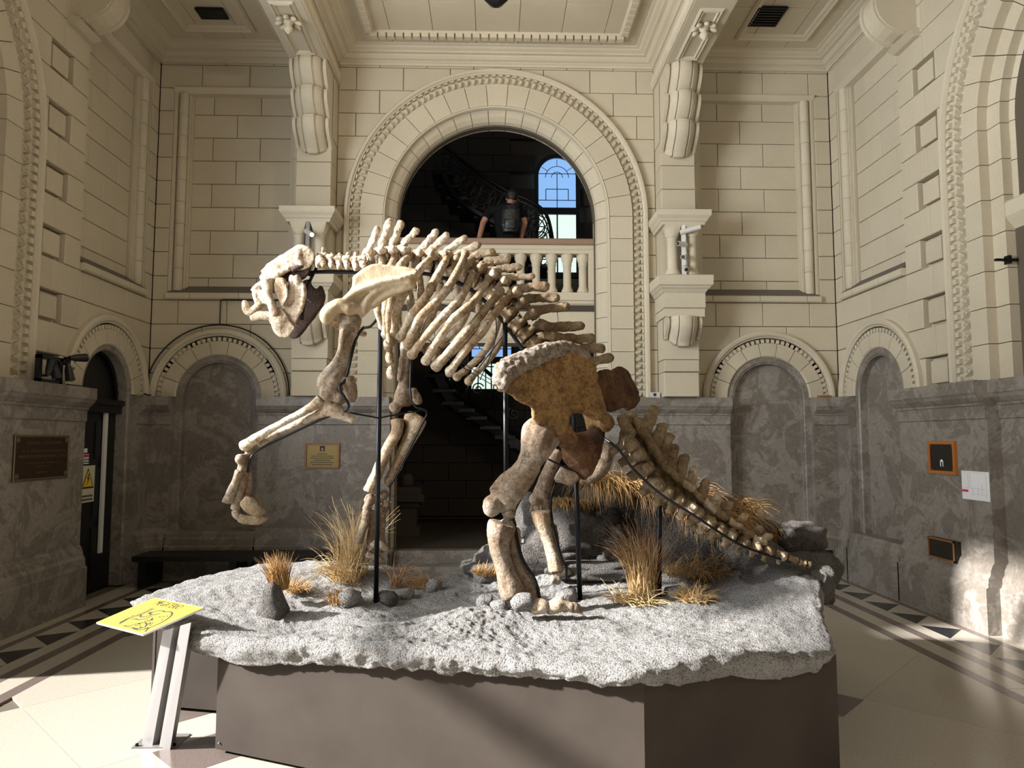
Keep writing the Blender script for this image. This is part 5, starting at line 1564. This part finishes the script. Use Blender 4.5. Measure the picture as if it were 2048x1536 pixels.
# tail
TC = [zG(*p) for p in ((300, 340), (370, 430), (450, 550), (530, 665), (620, 745), (710, 805), (800, 860), (880, 920), (960, 985), (1050, 1045), (1150, 1100), (1250, 1150), (1350, 1195), (1450, 1235), (1560, 1270), (1660, 1305), (1740, 1335), (1795, 1352))]
TT = [zG(*p) for p in ((335, 140), (520, 80), (590, 220), (645, 310), (688, 390), (768, 480), (848, 570), (940, 680), (1050, 780), (1150, 850), (1270, 950), (1390, 1050), (1460, 1120))]
for i, c in enumerate(TC):
    nxt, prv = TC[min(i + 1, len(TC) - 1)], TC[max(i - 1, 0)]
    dx, dy = nxt[0] - prv[0], nxt[1] - prv[1]
    ln = math.hypot(dx, dy); dx /= ln; dy /= ln
    sc = max(.34, 1.18 - i * .038 - max(0, i - 12) * .05)
    hl = ln / 2 * .43
    off = 0.0
    pr = [TS([(c[0] - dx * hl, c[1] - dy * hl, off), (c[0], c[1], off), (c[0] + dx * hl, c[1] + dy * hl, off)], [20 * sc, 15 * sc, 20 * sc])]
    if i < len(TT):
        t = TT[i]
        m = ((c[0] * .52 + t[0] * .48), (c[1] * .52 + t[1] * .48))
        pr += [TS([(c[0], c[1], off), (m[0], m[1], off), (t[0], t[1], off)], [16 * sc, 14 * sc, 10.5 * sc], fk=.7, flat=MN), E_((t[0], t[1], 0), (12 * sc, 8 * sc, 9 * sc))]
        for s in (1, -1):
            pr += [TS([(m[0] - dx * 17 * sc, m[1] - dy * 17 * sc, s * .055), (m[0], m[1], s * .06), (m[0] + dx * 13 * sc, m[1] + dy * 13 * sc, s * .05)], [9 * sc, 10 * sc, 7 * sc]),
                   E_((m[0] - dx * 18 * sc, m[1] - dy * 18 * sc - 3, s * .06), (8 * sc, 9 * sc, 10 * sc))]
    if i < 15:
        for s in (1, -1):
            jit = math.sin(i * 2.3 + s)
            ex_, ey_ = c[0] + (6 + 3 * jit) * sc, c[1] + (4 + 3 * jit) * sc
            pr += [TS([(c[0], c[1], s * .03), (ex_, ey_, s * .15 * sc), (ex_ + 2, ey_ + 4, s * .20 * sc)], [13 * sc, 12 * sc, 9 * sc], fk=1),
                   TS([(ex_ - dx * 8 * sc, ey_ - dy * 8 * sc, s * .185 * sc), (ex_ + dx * 9 * sc, ey_ + dy * 9 * sc, s * .19 * sc)], [8 * sc, 9 * sc])]
        ch = (c[0] - dy * 27 * sc, c[1] + dx * 27 * sc)
        pr += [TS([(c[0], c[1], 0), ch + (0,)], [11 * sc, 8 * sc]), TS([(ch[0] - dx * 7 * sc, ch[1] - dy * 7 * sc, 0), (ch[0] + dx * 8 * sc, ch[1] + dy * 8 * sc, 0)], [8 * sc, 8 * sc])]
    bone('tail_vertebra', pr, 'bone_tail' if i < 5 else ('bone_tail' if i % 2 else 'bone_rib'), vox=.008 if i < 12 else .006, disp=.009, dsc=20, gross=.008, smooth=2)

# armature: poles, bars and ties
def rod(name, pts, r, k=1):
    P = [S(*p) for p in (spline(pts, k) if k > 1 else pts)]
    return new(name, tube(P, r, 10), 'black_metal', sk_root, True)
def pole(px0, py0, px1, py1):
    a = S(px0, py0, 0); b = S(px1, py1, 0)
    g = base_h(b.x, b.y) - .02
    b = b + (b - a).normalized() * ((b.z - g) / max(.01, (a.z - b.z)) * (b - a).length)
    o = new('support_pole', tube([a, b], .0155, 14), 'black_metal', sk_root, True)
    return o
pole(762, 605, 752, 1182); pole(1010, 640, 1013, 1180); pole(1148, 830, 1160, 1205); pole(1319, 985, 1318, 1195)
rod('spine_bar', [(618, 552, 0), (632, 544, 0), (735, 545, 0), (840, 546, 0), (905, 562, 0), (950, 585, 0), (1000, 635, 0), (1050, 705, 0), (1080, 740, 0)], .013, 4)
rod('neck_fork', [(640, 528, 0), (628, 545, 0), (612, 585, .06), (604, 640, .06)], .010, 3)
rod('tail_bar', [(*zG(110, 310), .14), (*zG(230, 400), .22), (*zG(350, 560), .25), (*zG(580, 770), .25), (*zG(860, 950), .24), (*zG(1100, 1110), .21), (*zG(1300, 1215), .18), (*zG(1640, 1330), .08)], .0075, 5)
rod('elbow_tie', [(692, 824, .46), (757, 836, .0), (850, 819, -.30)], .005)
rod('arm_bar', [(762, 628, 0), (742, 652, .15), (728, 656, .3), (715, 668, .46)], .009, 3)
rod('arm_bar', [(*zD(880, 100), .42), (*zD(830, 180), .46), (*zD(775, 400), .49), (*zD(735, 460), .52), (*zD(790, 560), .50), (*zD(765, 600), .48)], .008, 4)
rod('forearm_bar', [(*zD(700, 620), .48), (*zD(620, 650), .48), (*zD(420, 745), .48), (*zD(260, 825), .49), (*zD(210, 880), .49), (*zD(195, 960), .48)], .007, 4)
rod('far_arm_bar', [(*zD(1160, 260), -.28), (*zD(1160, 540), -.28), (*zD(1250, 600), -.28), (*zD(1220, 680), -.28), (*zD(1110, 900), -.28), (*zD(1030, 1050), -.28)], .007, 3)
rod('leg_bar', [(*zF(480, 420), .30), (*zF(400, 580), .31), (*zF(335, 720), .33), (*zF(350, 840), .34), (*zF(400, 1060), .35), (*zF(500, 1230), .36), (*zF(540, 1390), .36)], .009, 4)
rod('leg_bar', [(*zF(660, 480), -.26), (*zF(620, 620), -.26), (*zF(640, 820), -.26), (*zF(700, 1060), -.26), (*zF(735, 1130), -.26), (*zF(735, 1250), -.26)], .008, 4)
rod('hip_tie', [(*zF(600, 300), .20), (*zF(700, 350), .16), (*zF(830, 410), .12)], .006, 3)
for a, b in (((850, 600), (1050, 640)), ((870, 560), (1010, 620)), ((840, 668), (1000, 770)), ((880, 700), (985, 770))):
    rod('rib_wire', [(a[0], a[1], -.2), ((a[0] + b[0]) / 2, (a[1] + b[1]) / 2 + 4, -.3), (b[0], b[1], -.2)], .003, 4)
rod('rib_wire', [(975, 590, -.1), (992, 640, -.2), (988, 690, -.25), (960, 760, -.3)], .0035, 4)
rod('rib_wire', [(1040, 628, -.05), (1000, 680, -.2), (958, 735, -.3)], .004, 4)
# ------------------------------------------------------------------ person on the landing
PYY = 9.75
def pp(px, py, Y=PYY): return PY(px, py, Y)
person = thing('person', 'person in dark clothes seen from behind above the balustrade, leaning forward', 'person', (pp(1012, 466).x, PYY, 3.47))
zf = 3.47
cxp = pp(1012, 466).x
hip = Vector((cxp + .02, PYY, 4.36)); chest = pp(1013, 424, PYY + .05); neck = pp(1020, 408, PYY + .10); head = pp(1024, 396, PYY + .16)
shl, shr = pp(978, 424, PYY + .02), pp(1044, 424, PYY + .02)
ell_, elr = pp(966, 446, PYY - .05), pp(1050, 446, PYY - .02)
hal, har = Vector((pp(957, 468).x, 9.32, 4.27)), Vector((pp(1040, 458).x, PYY + .12, 4.42))
def body_prims(e=0.0, parts=('torso', 'head', 'arms', 'legs')):
    pr = []
    if 'torso' in parts: pr += [tube([hip - Vector((0, 0, .08)), hip + Vector((0, 0, .12)), hip.lerp(chest, .6), chest, chest.lerp(neck, .55)], [.15 + e, .145 + e, .16 + e, .17 + e, .08 + e], 12, (0, 1, 0), .68), tube([shl, chest + Vector((0, 0, .04)), shr], [.062 + e, .085 + e, .062 + e], 10)]
    if 'head' in parts: pr += [tube([chest, neck, head], [.07, .055, .05], 10), ell(head, (.076, .098, .112)), ell(head + Vector((-.078, .0, -.01)), (.012, .022, .03)), ell(head + Vector((.078, 0, -.01)), (.012, .022, .03)), ell(head + Vector((0, .10, -.02)), (.014, .02, .02)), ell(head + Vector((0, .075, -.07)), (.035, .03, .03))]
    if 'arms' in parts:
        for a, b, c in ((shl, ell_, hal), (shr, elr, har)):
            pr += [tube([a, a.lerp(b, .5), b, b.lerp(c, .5), c], [.055, .048, .042, .037, .027], 10), ell(c.lerp(b, -.12), (.035, .045, .025))]
            d = (c - b).normalized()
            sd = d.cross(Vector((0, 0, 1))).normalized()
            for k in range(4):
                o = sd * (.024 - .016 * k)
                pr.append(tube([c + d * .05 + o, c + d * (.085 + .008 * (k in (1, 2))) + o, c + d * .115 + o - Vector((0, 0, .02))], [.0105, .0095, .008], 6))
            pr.append(tube([c + sd * .03, c + sd * .055 + d * .04, c + sd * .05 + d * .07], [.012, .011, .009], 6))
    if 'legs' in parts:
        for s in (-1, 1):
            pr += [tube([hip + Vector((s * .08, 0, -.02)), hip + Vector((s * .09, .01, -.24)), Vector((hip.x + s * .10, hip.y + .02, zf + .47)), Vector((hip.x + s * .10, hip.y - .01, zf + .25)), Vector((hip.x + s * .105, hip.y, zf + .09))], [.09 + e, .085 + e, .06 + e, .055 + e, .042 + e], 10),
                   ell((hip.x + s * .11, hip.y + .06, zf + .045), (.045, .125, .045))]
    return pr
bone('body', body_prims(), 'skin', person, vox=.009, disp=0)
bone('t_shirt', body_prims(.012, ('torso',)) + [tube([a, a.lerp(b, .35), a.lerp(b, .62)], [.068, .066, .062], 10) for a, b in ((shl, ell_), (shr, elr))], 'cloth_black', person, vox=.012, disp=.004, dsc=9)
bone('trousers', body_prims(.014, ('legs',)) + [tube([hip - Vector((0, 0, .12)), hip + Vector((0, 0, .05))], [.16, .165], 12, (0, 1, 0), .7)], 'cloth_black', person, vox=.012, disp=.004, dsc=9)
bone('hair', [ell(head + Vector((0, -.018, .022)), (.087, .10, .108))], 'hair', person, vox=.010, disp=.006, dsc=30)
bag = thing('backpack', 'dark glossy backpack on the back of the person above the balustrade', 'backpack', (cxp + .06, PYY - .2, 4.4))
bc = chest + Vector((.05, -.20, -.17))
bone('pack', [tube([bc + Vector((0, 0, -.19)), bc + Vector((0, 0, -.10)), bc + Vector((0, 0, .12)), bc + Vector((0, 0, .2))], [.11, .145, .14, .09], 12, (0, 1, 0), .6)], 'bag_black', bag, vox=.010, disp=.008, dsc=9)
bone('pocket', [tube([bc + Vector((0, -.07, -.15)), bc + Vector((0, -.085, -.02))], [.085, .085], 12, (0, 1, 0), .45)], 'bag_black', bag, vox=.009, disp=.006, dsc=12)
for s in (-1, 1):
    new('strap', tube(spline([tuple(bc + Vector((s * .08, .06, .17))), tuple(bc + Vector((s * .12, .12, .24))), tuple(bc + Vector((s * .13, .22, .20)))], 4), .018, 6), 'bag_black', bag)

# ------------------------------------------------------------------ doorway on the left
dr = thing('door_1', None, None, (-4.35, 7.88, 0)); tag(dr, kind='structure')
DX = -4.355
new('door_leaf', box(DX - .05, DX, 7.42, 8.34, 0, 1.95), 'black_paint', dr)
for (z0, z1) in ((.15, .70), (.80, 1.35), (1.45, 1.85)):
    for (y0, y1) in ((7.48, 7.84), (7.92, 8.28)):
        new('door_panel', box(DX, DX + .012, y0, y1, z0, z1), 'black_paint', dr)
new('door_cornice', box(DX - .05, DX + .07, 7.42, 8.34, 1.95, 2.04), 'black_paint', dr)
new('door_cornice', box(DX - .05, DX + .10, 7.42, 8.34, 2.04, 2.10), 'black_paint', dr)
poly = [(7.88 + .46 * math.cos(PI * i / 20), 2.10 + .55 * math.sin(PI * i / 20)) for i in range(21)]
new('fanlight', prism(poly, DX - .05, DX - .02, 'yz'), 'black_paint', dr)
new('fanlight_frame', ([(DX + .02 * (k % 2), 7.88 + q * math.cos(PI * i / 20), 2.10 + (q + .09) * math.sin(PI * i / 20)) for i in range(21) for k, q in enumerate((.46, .46, .41, .41))],
    [(i * 4 + a, i * 4 + b, i * 4 + 4 + b, i * 4 + 4 + a) for i in range(20) for a, b in ((0, 1), (1, 3), (3, 2), (2, 0))]), 'iron', dr)
new('closing_wall', box(DX - .20, DX - .06, 7.2, 8.6, -.05, 3.0), 'joint', dr)
p = PX(213, 815, -4.32); q = PX(209, 1103, -4.32)
tag(new('conduit', box(-4.335, -4.31, p.y - .03, p.y + .03, q.z, p.z), 'white_paint'), 'tall white vertical cable conduit on the doorway jamb', 'conduit')
ws = thing('warning_sign', 'cream electrical hazard sign with yellow triangle on the black door', 'sign', (DX + .02, 7.86, 1.0))
wz0, wz1, wy0, wy1 = .985, 1.375, 7.665, 7.925
new('sign_plate', box(DX + .013, DX + .018, wy0, wy1, wz0, wz1), 'paper_cream', ws)
cy, cz = (wy0 + wy1) / 2, wz0 + .24
def tri(r, d): return prism([(cy - r * .95, cz - r * .75), (cy + r * .95, cz - r * .75), (cy, cz + r)], DX + .018, DX + .018 + d, 'yz')
new('triangle_border', tri(.125, .001), 'ink', ws); new('triangle', tri(.100, .002), 'safety_yellow', ws)
new('bolt_symbol', prism([(cy + .012, cz + .065), (cy - .022, cz + .008), (cy + .002, cz + .008), (cy - .018, cz - .06), (cy + .026, cz + .022), (cy + .004, cz + .022), (cy + .03, cz + .065)], DX + .020, DX + .0215, 'yz'), 'ink', ws)
for i in range(2): tag(new('text_line', merge(*[box(DX + .018, DX + .0195, wy0 + .03 + k * .026, wy0 + .048 + k * .026, wz0 + .055 - .038 * i, wz0 + .078 - .038 * i) for k in range(8)]), 'ink', ws), kind='stuff')
lb = thing('door_label', 'small white and red label above the electrical hazard sign', 'label', (DX + .02, 7.80, 1.40))
new('label_plate', box(DX + .013, DX + .016, 7.67, 7.80, 1.395, 1.50), 'paper', lb)
new('label_header', box(DX + .016, DX + .0175, 7.675, 7.795, 1.465, 1.495), 'red_ink', lb)
tag(new('text_line', merge(*[box(DX + .016, DX + .0175, 7.685 + k * .03, 7.705 + k * .03, 1.405 + j * .028, 1.422 + j * .028) for k in range(4) for j in range(2)]), 'ink', lb), kind='stuff')
tag(new('door_tag', box(DX + .013, DX + .016, 7.70, 7.765, 1.515, 1.56), 'paper'), 'tiny blank white tag above the red and white door label', 'label')

# ------------------------------------------------------------------ plaques and notices
XD = XL + .085                              # dado face, left wall
a, b = PX(27, 870, XD), PX(133, 955, XD)
bz = thing('bronze_plaque', 'large dark bronze plaque with raised lettering on the left marble wall', 'plaque', (XD, (a.y + b.y) / 2, b.z))
new('plate', box(XD, XD + .012, a.y, b.y, b.z, a.z), 'bronze', bz)
new('plaque_border', ([(XD + .012 + (.006 if k in (1, 2) else 0), yy, zz) for k, e in enumerate((0, .006, .014, .02)) for yy, zz in ((a.y + e, b.z + e), (b.y - e, b.z + e), (b.y - e, a.z - e), (a.y + e, a.z - e))],
     [(k * 4 + i, k * 4 + (i + 1) % 4, k * 4 + 4 + (i + 1) % 4, k * 4 + 4 + i) for k in range(3) for i in range(4)]), 'bronze_relief', bz)
W, Hh = b.y - a.y, a.z - b.z
rndp = random.Random(5)
for r_, (w0, w1, zz, hh) in enumerate(((.2, .84, .80, .07), (.09, .93, .62, .06), (.08, .94, .50, .07), (.2, .82, .365, .035), (.36, .68, .29, .03), (.40, .62, .15, .045))):
    bits, u = [], w0
    while u < w1:
        lw = rndp.uniform(.014, .026)
        if rndp.random() > .14:
            bits.append(box(XD + .012, XD + .016, a.y + W * u, a.y + W * (u + lw * .35), b.z + Hh * zz, b.z + Hh * (zz + hh)))
            k = rndp.choice((0, .5, 1))
            bits.append(box(XD + .012, XD + .016, a.y + W * u, a.y + W * (u + lw), b.z + Hh * (zz + hh * k * .8), b.z + Hh * (zz + hh * (k * .8 + .2))))
        u += lw + .009
    tag(new('letter_row', merge(*bits), 'bronze_relief', bz), kind='stuff')
for yy in (a.y + .045, b.y - .045):
    for zz in (b.z + .045, a.z - .045):
        new('rosette', xform(lathe([(.026, 0), (.024, .008), (.012, .010), (.010, .016), (.0, .017)], 10), Matrix.Translation((XD + .012, yy, zz)) @ Matrix.Rotation(PI / 2, 4, 'Y')), 'bronze_relief', bz)
YD = YB - .085
a, b = PY(611, 886, YD), PY(679, 937, YD)
t = thing('framed_plaque', 'brass plaque in a brown wooden frame on marble behind the raised foreleg', 'plaque', ((a.x + b.x) / 2, YD, b.z))
def frame_y(x0, x1, z0, z1, y, w, d, mat, par):
    for (p0, p1, q0, q1) in ((x0, x1, z0, z0 + w), (x0, x1, z1 - w, z1), (x0, x0 + w, z0 + w, z1 - w), (x1 - w, x1, z0 + w, z1 - w)):
        new('frame_bar', box(p0, p1, y - d, y, q0, q1), mat, par)
frame_y(a.x, b.x, b.z, a.z, YD, .022, .025, 'wood_brown', t)
pl_ = new('plate', box(a.x + .02, b.x - .02, YD - .014, YD - .002, b.z + .02, a.z - .02), 'brass_plate', t)
mxx = (a.x + b.x) / 2
new('emblem', merge(box(mxx - .03, mxx + .03, YD - .016, YD - .014, a.z - .10, a.z - .035), ), 'ink', pl_)
new('emblem_arch', merge(box(mxx - .012, mxx + .012, YD - .018, YD - .016, a.z - .095, a.z - .06)), 'brass_plate', pl_)
for i, wv in enumerate((.06, .13, .14, .10, .14, .12)):
    new('text_line', box(mxx - wv, mxx + wv, YD - .016, YD - .014, a.z - .135 - i * .026, a.z - .128 - i * .026), 'ink', pl_)
XE = XR - .085
a, b = PX(1860, 882, XE), PX(1917, 950, XE)
t = thing('framed_plaque', 'black plaque in a bright orange wooden frame on the right marble wall', 'plaque', (XE, (a.y + b.y) / 2, b.z))
y0, y1, z0, z1 = b.y, a.y, b.z, a.z
for (p0, p1, q0, q1) in ((y0, y1, z0, z0 + .03), (y0, y1, z1 - .03, z1), (y0, y0 + .03, z0 + .03, z1 - .03), (y1 - .03, y1, z0 + .03, z1 - .03)):
    new('frame_bar', box(XE - .03, XE, p0, p1, q0, q1), 'wood_orange', t)
pl_ = new('plate', box(XE - .022, XE - .002, y0 + .028, y1 - .028, z0 + .028, z1 - .028), 'plate_dark', t)
ym = (y0 + y1) / 2
em = [prism([(ym + dy * k, z0 + .07 + dz * k) for dy, dz in ((-.022, 0), (-.022, .05), (-.01, .066), (.01, .066), (.022, .05), (.022, 0), (.012, 0), (.012, .045), (-.012, .045), (-.012, 0))], XE - .024, XE - .022, 'yz') for k in (1,)]
new('emblem', merge(*em), 'paper', pl_)
for yy in (y0 + .045, y1 - .045):
    for zz in (z0 + .045, z1 - .045): new('screw', box(XE - .025, XE - .022, yy - .008, yy + .008, zz - .008, zz + .008), 'bronze_relief', pl_)
for i in range(5): new('text_line', box(XE - .0228, XE - .022, ym - .09, ym + .09, z1 - .075 - .022 * i, z1 - .071 - .022 * i), 'bronze', pl_)
a, b = PX(1923, 941, XE), PX(1981, 1004, XE)
t = thing('paper_notice', 'white evacuation plan sheet stuck below the orange-framed plaque', 'notice', (XE, (a.y + b.y) / 2, b.z))
new('sheet', box(XE - .003, XE, b.y, a.y, b.z, a.z), 'paper', t)
Wn, Hn = a.y - b.y, a.z - b.z
def nl(u0, v0, u1, v1, w=.003): return box(XE - .0045, XE - .003, a.y - Wn * max(u0, u1) - w / 2, a.y - Wn * min(u0, u1) + w / 2, b.z + Hn * min(v0, v1) - w / 2, b.z + Hn * max(v0, v1) + w / 2)
tag(new('plan_lines', merge(*[nl(*q) for q in ((.25, .4, .25, .9), (.32, .4, .32, .9), (.1, .4, .9, .4), (.4, .15, .4, .4), (.6, .2, .6, .4), (.75, .25, .75, .55), (.1, .95, .9, .95), (.4, .2, .9, .2), (.9, .1, .9, .9))]), 'light_housing', t), kind='stuff')
new('red_mark', box(XE - .005, XE - .003, a.y - Wn * .24, a.y - Wn * .01, b.z + Hn * .26, b.z + Hn * .34), 'red_ink', t)
a, b = PX(1869, 1072, XE), PX(1924, 1126, XE)
t = thing('access_panel', 'dark metal access panel low in the right marble wall', 'panel', (XE, (a.y + b.y) / 2, b.z))
new('panel_plate', box(XE - .062, XE, b.y, a.y, b.z, a.z), 'plate_dark', t)
for (p0, p1, q0, q1) in ((b.y, a.y, b.z, b.z + .015), (b.y, a.y, a.z - .015, a.z), (b.y, b.y + .015, b.z, a.z), (a.y - .015, a.y, b.z, a.z)):
    new('panel_rim', box(XE - .07, XE - .055, p0, p1, q0, q1), 'wood_brown', t)

# ------------------------------------------------------------------ small fittings
YG = YB - .17
a, b = PY(1648, 1098, YG), PY(1669, 1141, YG)
t = thing('floor_vent', 'black ventilation grille in the marble base by the right corner', 'vent', ((a.x + b.x) / 2, YG, b.z))
x0, x1 = a.x - .05, b.x
frame_y(x0, x1, b.z, a.z, YG, .012, .012, 'steel', t)
new('backing', box(x0, x1, YG - .004, YG - .001, b.z, a.z), 'black_paint', t)
for i in range(9):
    z_ = b.z + (a.z - b.z) * (i + .5) / 9
    new('slat', box(x0 + .01, x1 - .01, YG - .010, YG - .004, z_ - .004, z_ + .004), 'iron', t)
c = PY(1310, 789, YB - .12)
t = thing('motion_sensor', 'small cream box with a black eye on the marble ledge', 'sensor', (c.x, c.y, 2.17))
new('case', box(c.x - .055, c.x + .055, c.y - .03, c.y + .03, 2.172, 2.235), 'light_housing', t)
new('lens', xform(lathe([(.020, 0), (.018, .008), (.0, .012)], 12), Matrix.Translation((c.x - .01, c.y - .03, 2.205)) @ Matrix.Rotation(PI / 2, 4, 'X')), 'ink', t)
t = new('brick', box(4.05, 4.19, YB - .15, YB - .06, 2.172, 2.20), 'wood_brown'); tag(t, 'small reddish block lying on the marble ledge in the right corner', 'brick')
c = PX(2022, 520, XR + .10)
t = thing('wall_bracket', 'short black bracket sticking out of the right arch jamb', 'bracket', (XR + .08, c.y, c.z - .02))
new('arm', box(XR - .04, XR + .30, c.y - .012, c.y + .012, c.z - .010, c.z + .010), 'black_metal', t)
new('plate', box(XR + .06, XR + .085, c.y - .03, c.y + .03, c.z - .035, c.z + .035), 'black_metal', t)
# pendant lantern
c = PY(992, 6, 6.0)
t = thing('pendant_lantern', 'dark hexagonal lantern hanging from the ceiling at the top edge', 'lantern', (c.x, c.y, c.z))
new('lantern_base', at(lathe([(.03, -.03), (.055, -.015), (.10, .02), (.115, .04), (.115, .06), (.09, .07)], 6), c.x, c.y, c.z), 'iron', t)
for k in range(6):
    a_ = PI * k / 3
    new('cage_bar', tube([(c.x + .10 * math.cos(a_), c.y + .10 * math.sin(a_), c.z + .06), (c.x + .12 * math.cos(a_), c.y + .12 * math.sin(a_), c.z + .39)], .006, 5), 'iron', t)
new('added_bulb', ell((c.x, c.y, c.z + .24), (.035, .035, .05)), 'added_bulb', t, True)  # glowing bulb added to a lantern that hangs unlit
lamp_d = bpy.data.lights.new('lantern_fill', 'POINT')  # added warm fill for the walls and ceiling
lamp_d.energy, lamp_d.color, lamp_d.shadow_soft_size = 108, (1, .85, .66), .06
lamp = link(bpy.data.objects.new('lantern_fill', lamp_d))
lamp.location = (c.x, c.y, c.z + .24)
new('lantern_cap', at(lathe([(.13, .38), (.06, .50), (.02, .56)], 6), c.x, c.y, c.z), 'iron', t)
new('chain', tube([(c.x, c.y, c.z + .55), (c.x, c.y, CEIL)], .008, 6), 'iron', t)
# spotlight tracks between the colonnettes
def spot_track(uc, label, heads, strip_mat):
    t = thing('spotlight_track', label, 'spotlight', (uc, YB + PY0 - .20, 3.62), 'spotlight tracks')
    y = YB + PY0 - .19
    new('track', box(uc - .022, uc + .022, y - .02, y + .02, 3.62, 4.225), strip_mat, t)
    for (z, dx, dy, dz, L, lit) in heads:
        d = Vector((dx, dy, dz)).normalized()
        p0 = Vector((uc, y - .035, z))
        h = new('lamp_head', tube([p0 - d * L * .25, p0 + d * L], .030, 12), 'light_housing', t, False)
        new('lens', tube([p0 + d * (L - .002), p0 + d * (L + .003)], .024, 12), 'lamp_glow' if lit else 'ink', h)
        new('stem', tube([(uc, y, z), p0], .010, 6), 'light_housing', h)
spot_track(UPB, 'white spotlight track with four heads between the right-hand twin colonnettes', ((4.14, .9, -.35, .18, .20, 0), (3.98, -.9, -.5, .0, .10, 0), (3.83, -.45, -.9, -.25, .10, 0), (3.70, -.05, -.9, -.45, .10, 0)), 'white_paint')
spot_track(UPA, 'spotlight track with one glowing head between the left-hand twin colonnettes', ((4.10, .55, -.75, -.45, .16, 1), (3.90, -.5, -.8, -.3, .10, 0), (3.74, .3, -.9, -.4, .10, 0)), 'steel')
# floodlight frame on the left ledge
XF = XL + .15
a, b = PX(75, 708, XF), PX(132, 788, XF)
t = thing('floodlight_frame', 'black square frame with four black floodlights on the left marble ledge', 'floodlight', (XF, (a.y + b.y) / 2, 2.17))
y0, y1, z0, z1 = a.y, b.y - .10, 2.172, a.z
for (p0, p1, q0, q1) in ((y0, y1, z0, z0 + .03), (y0, y1 + .12, z1 - .035, z1), (y0, y0 + .045, z0, z1), (y1 - .045, y1, z0, z1)):
    new('frame_bar', box(XF - .02, XF + .02, p0, p1, q0, q1), 'black_paint', t)
for (yy, zz, d, L) in ((y0 + .14, z1 - .05, (.25, .10, -1), .16), (y0 + .08, z0 + .06, (.2, .05, .9), .15), (y1 + .02, z1 - .05, (.2, .0, -1), .16), (y1 + .04, z1 + .01, (.4, .9, .12), .17)):
    d = Vector(d).normalized(); p0 = Vector((XF + .05, yy, zz))
    h = new('lamp_head', tube([p0, p0 + d * L * .35, p0 + d * L], [.020, .034, .042], 12), 'black_paint', t, False)
    new('bracket', tube([(XF, yy, zz), p0], .012, 6), 'black_paint', h)
# black cable over the left-hand arches
def cable(pts, nm, lab, r=.009):
    o = new(nm, tube(pts, r, 6), 'iron', None); tag(o, lab, 'cable')
arc = [(NL - .875 * math.cos(PI * i / 30), YB - .04, 2.19 + .875 * math.sin(PI * i / 30)) for i in range(31)]
cable([(XL + .14, 8.42, 2.19), (XL + .14, 8.46, 2.185), (XL + .12, 8.5, 2.185), (XL + .10, YB - .14, 2.19), (NL - .95, YB - .1, 2.195), (NL - .90, YB - .05, 2.26)] + arc, 'cable', 'black cable following the outline of the left blind arch')
cable([(NL, YB - .03, 3.06), (NL, YB - .03, 3.37), (NL + .03, YB - .045, 3.378), (UPA - PW, YB - .045, 3.378)], 'cable', 'thin black cable rising from the left blind arch to the sill', .007)
cable([(XL + .15, y1 + .10, 2.18), (XL + .16, 7.10, 2.182), (XL + .15, 7.27, 2.182), (XL + .02, 7.30, 2.12)], 'cable', 'short black cable from the floodlights along the left ledge', .006)
# guessed low black slab on legs along the back wall
t = thing('black_slab', 'low black slab on legs against the back left wall', 'black_slab', (-3.1, 8.35, 0))
new('slab_top', box(-4.0, -1.75, 8.12, 8.55, .30, .36), 'black_paint', t)
for x in (-3.9, -2.9, -1.85): new('leg', box(x - .04, x + .04, 8.15, 8.52, 0, .30), 'black_paint', t)
# dim stone pedestal in the passage
c = PY(815, 1000, 10.4)
t = thing('pedestal', 'dim moulded stone pedestal inside the dark passage', 'pedestal', (c.x, c.y, .30))
for (w_, z0_, z1_) in ((.20, .30, .42), (.15, .42, .70), (.19, .70, .78), (.26, .78, .88), (.22, .88, .98)):
    new('pedestal_block', box(c.x - w_, c.x + w_, c.y - w_, c.y + w_, z0_, z1_), 'hall_stone_shaded', t)
boulder('carved_head', (c.x, c.y, 1.06), (.09, .08, .11), 77, 'hall_stone_shaded', t, .12, 3)
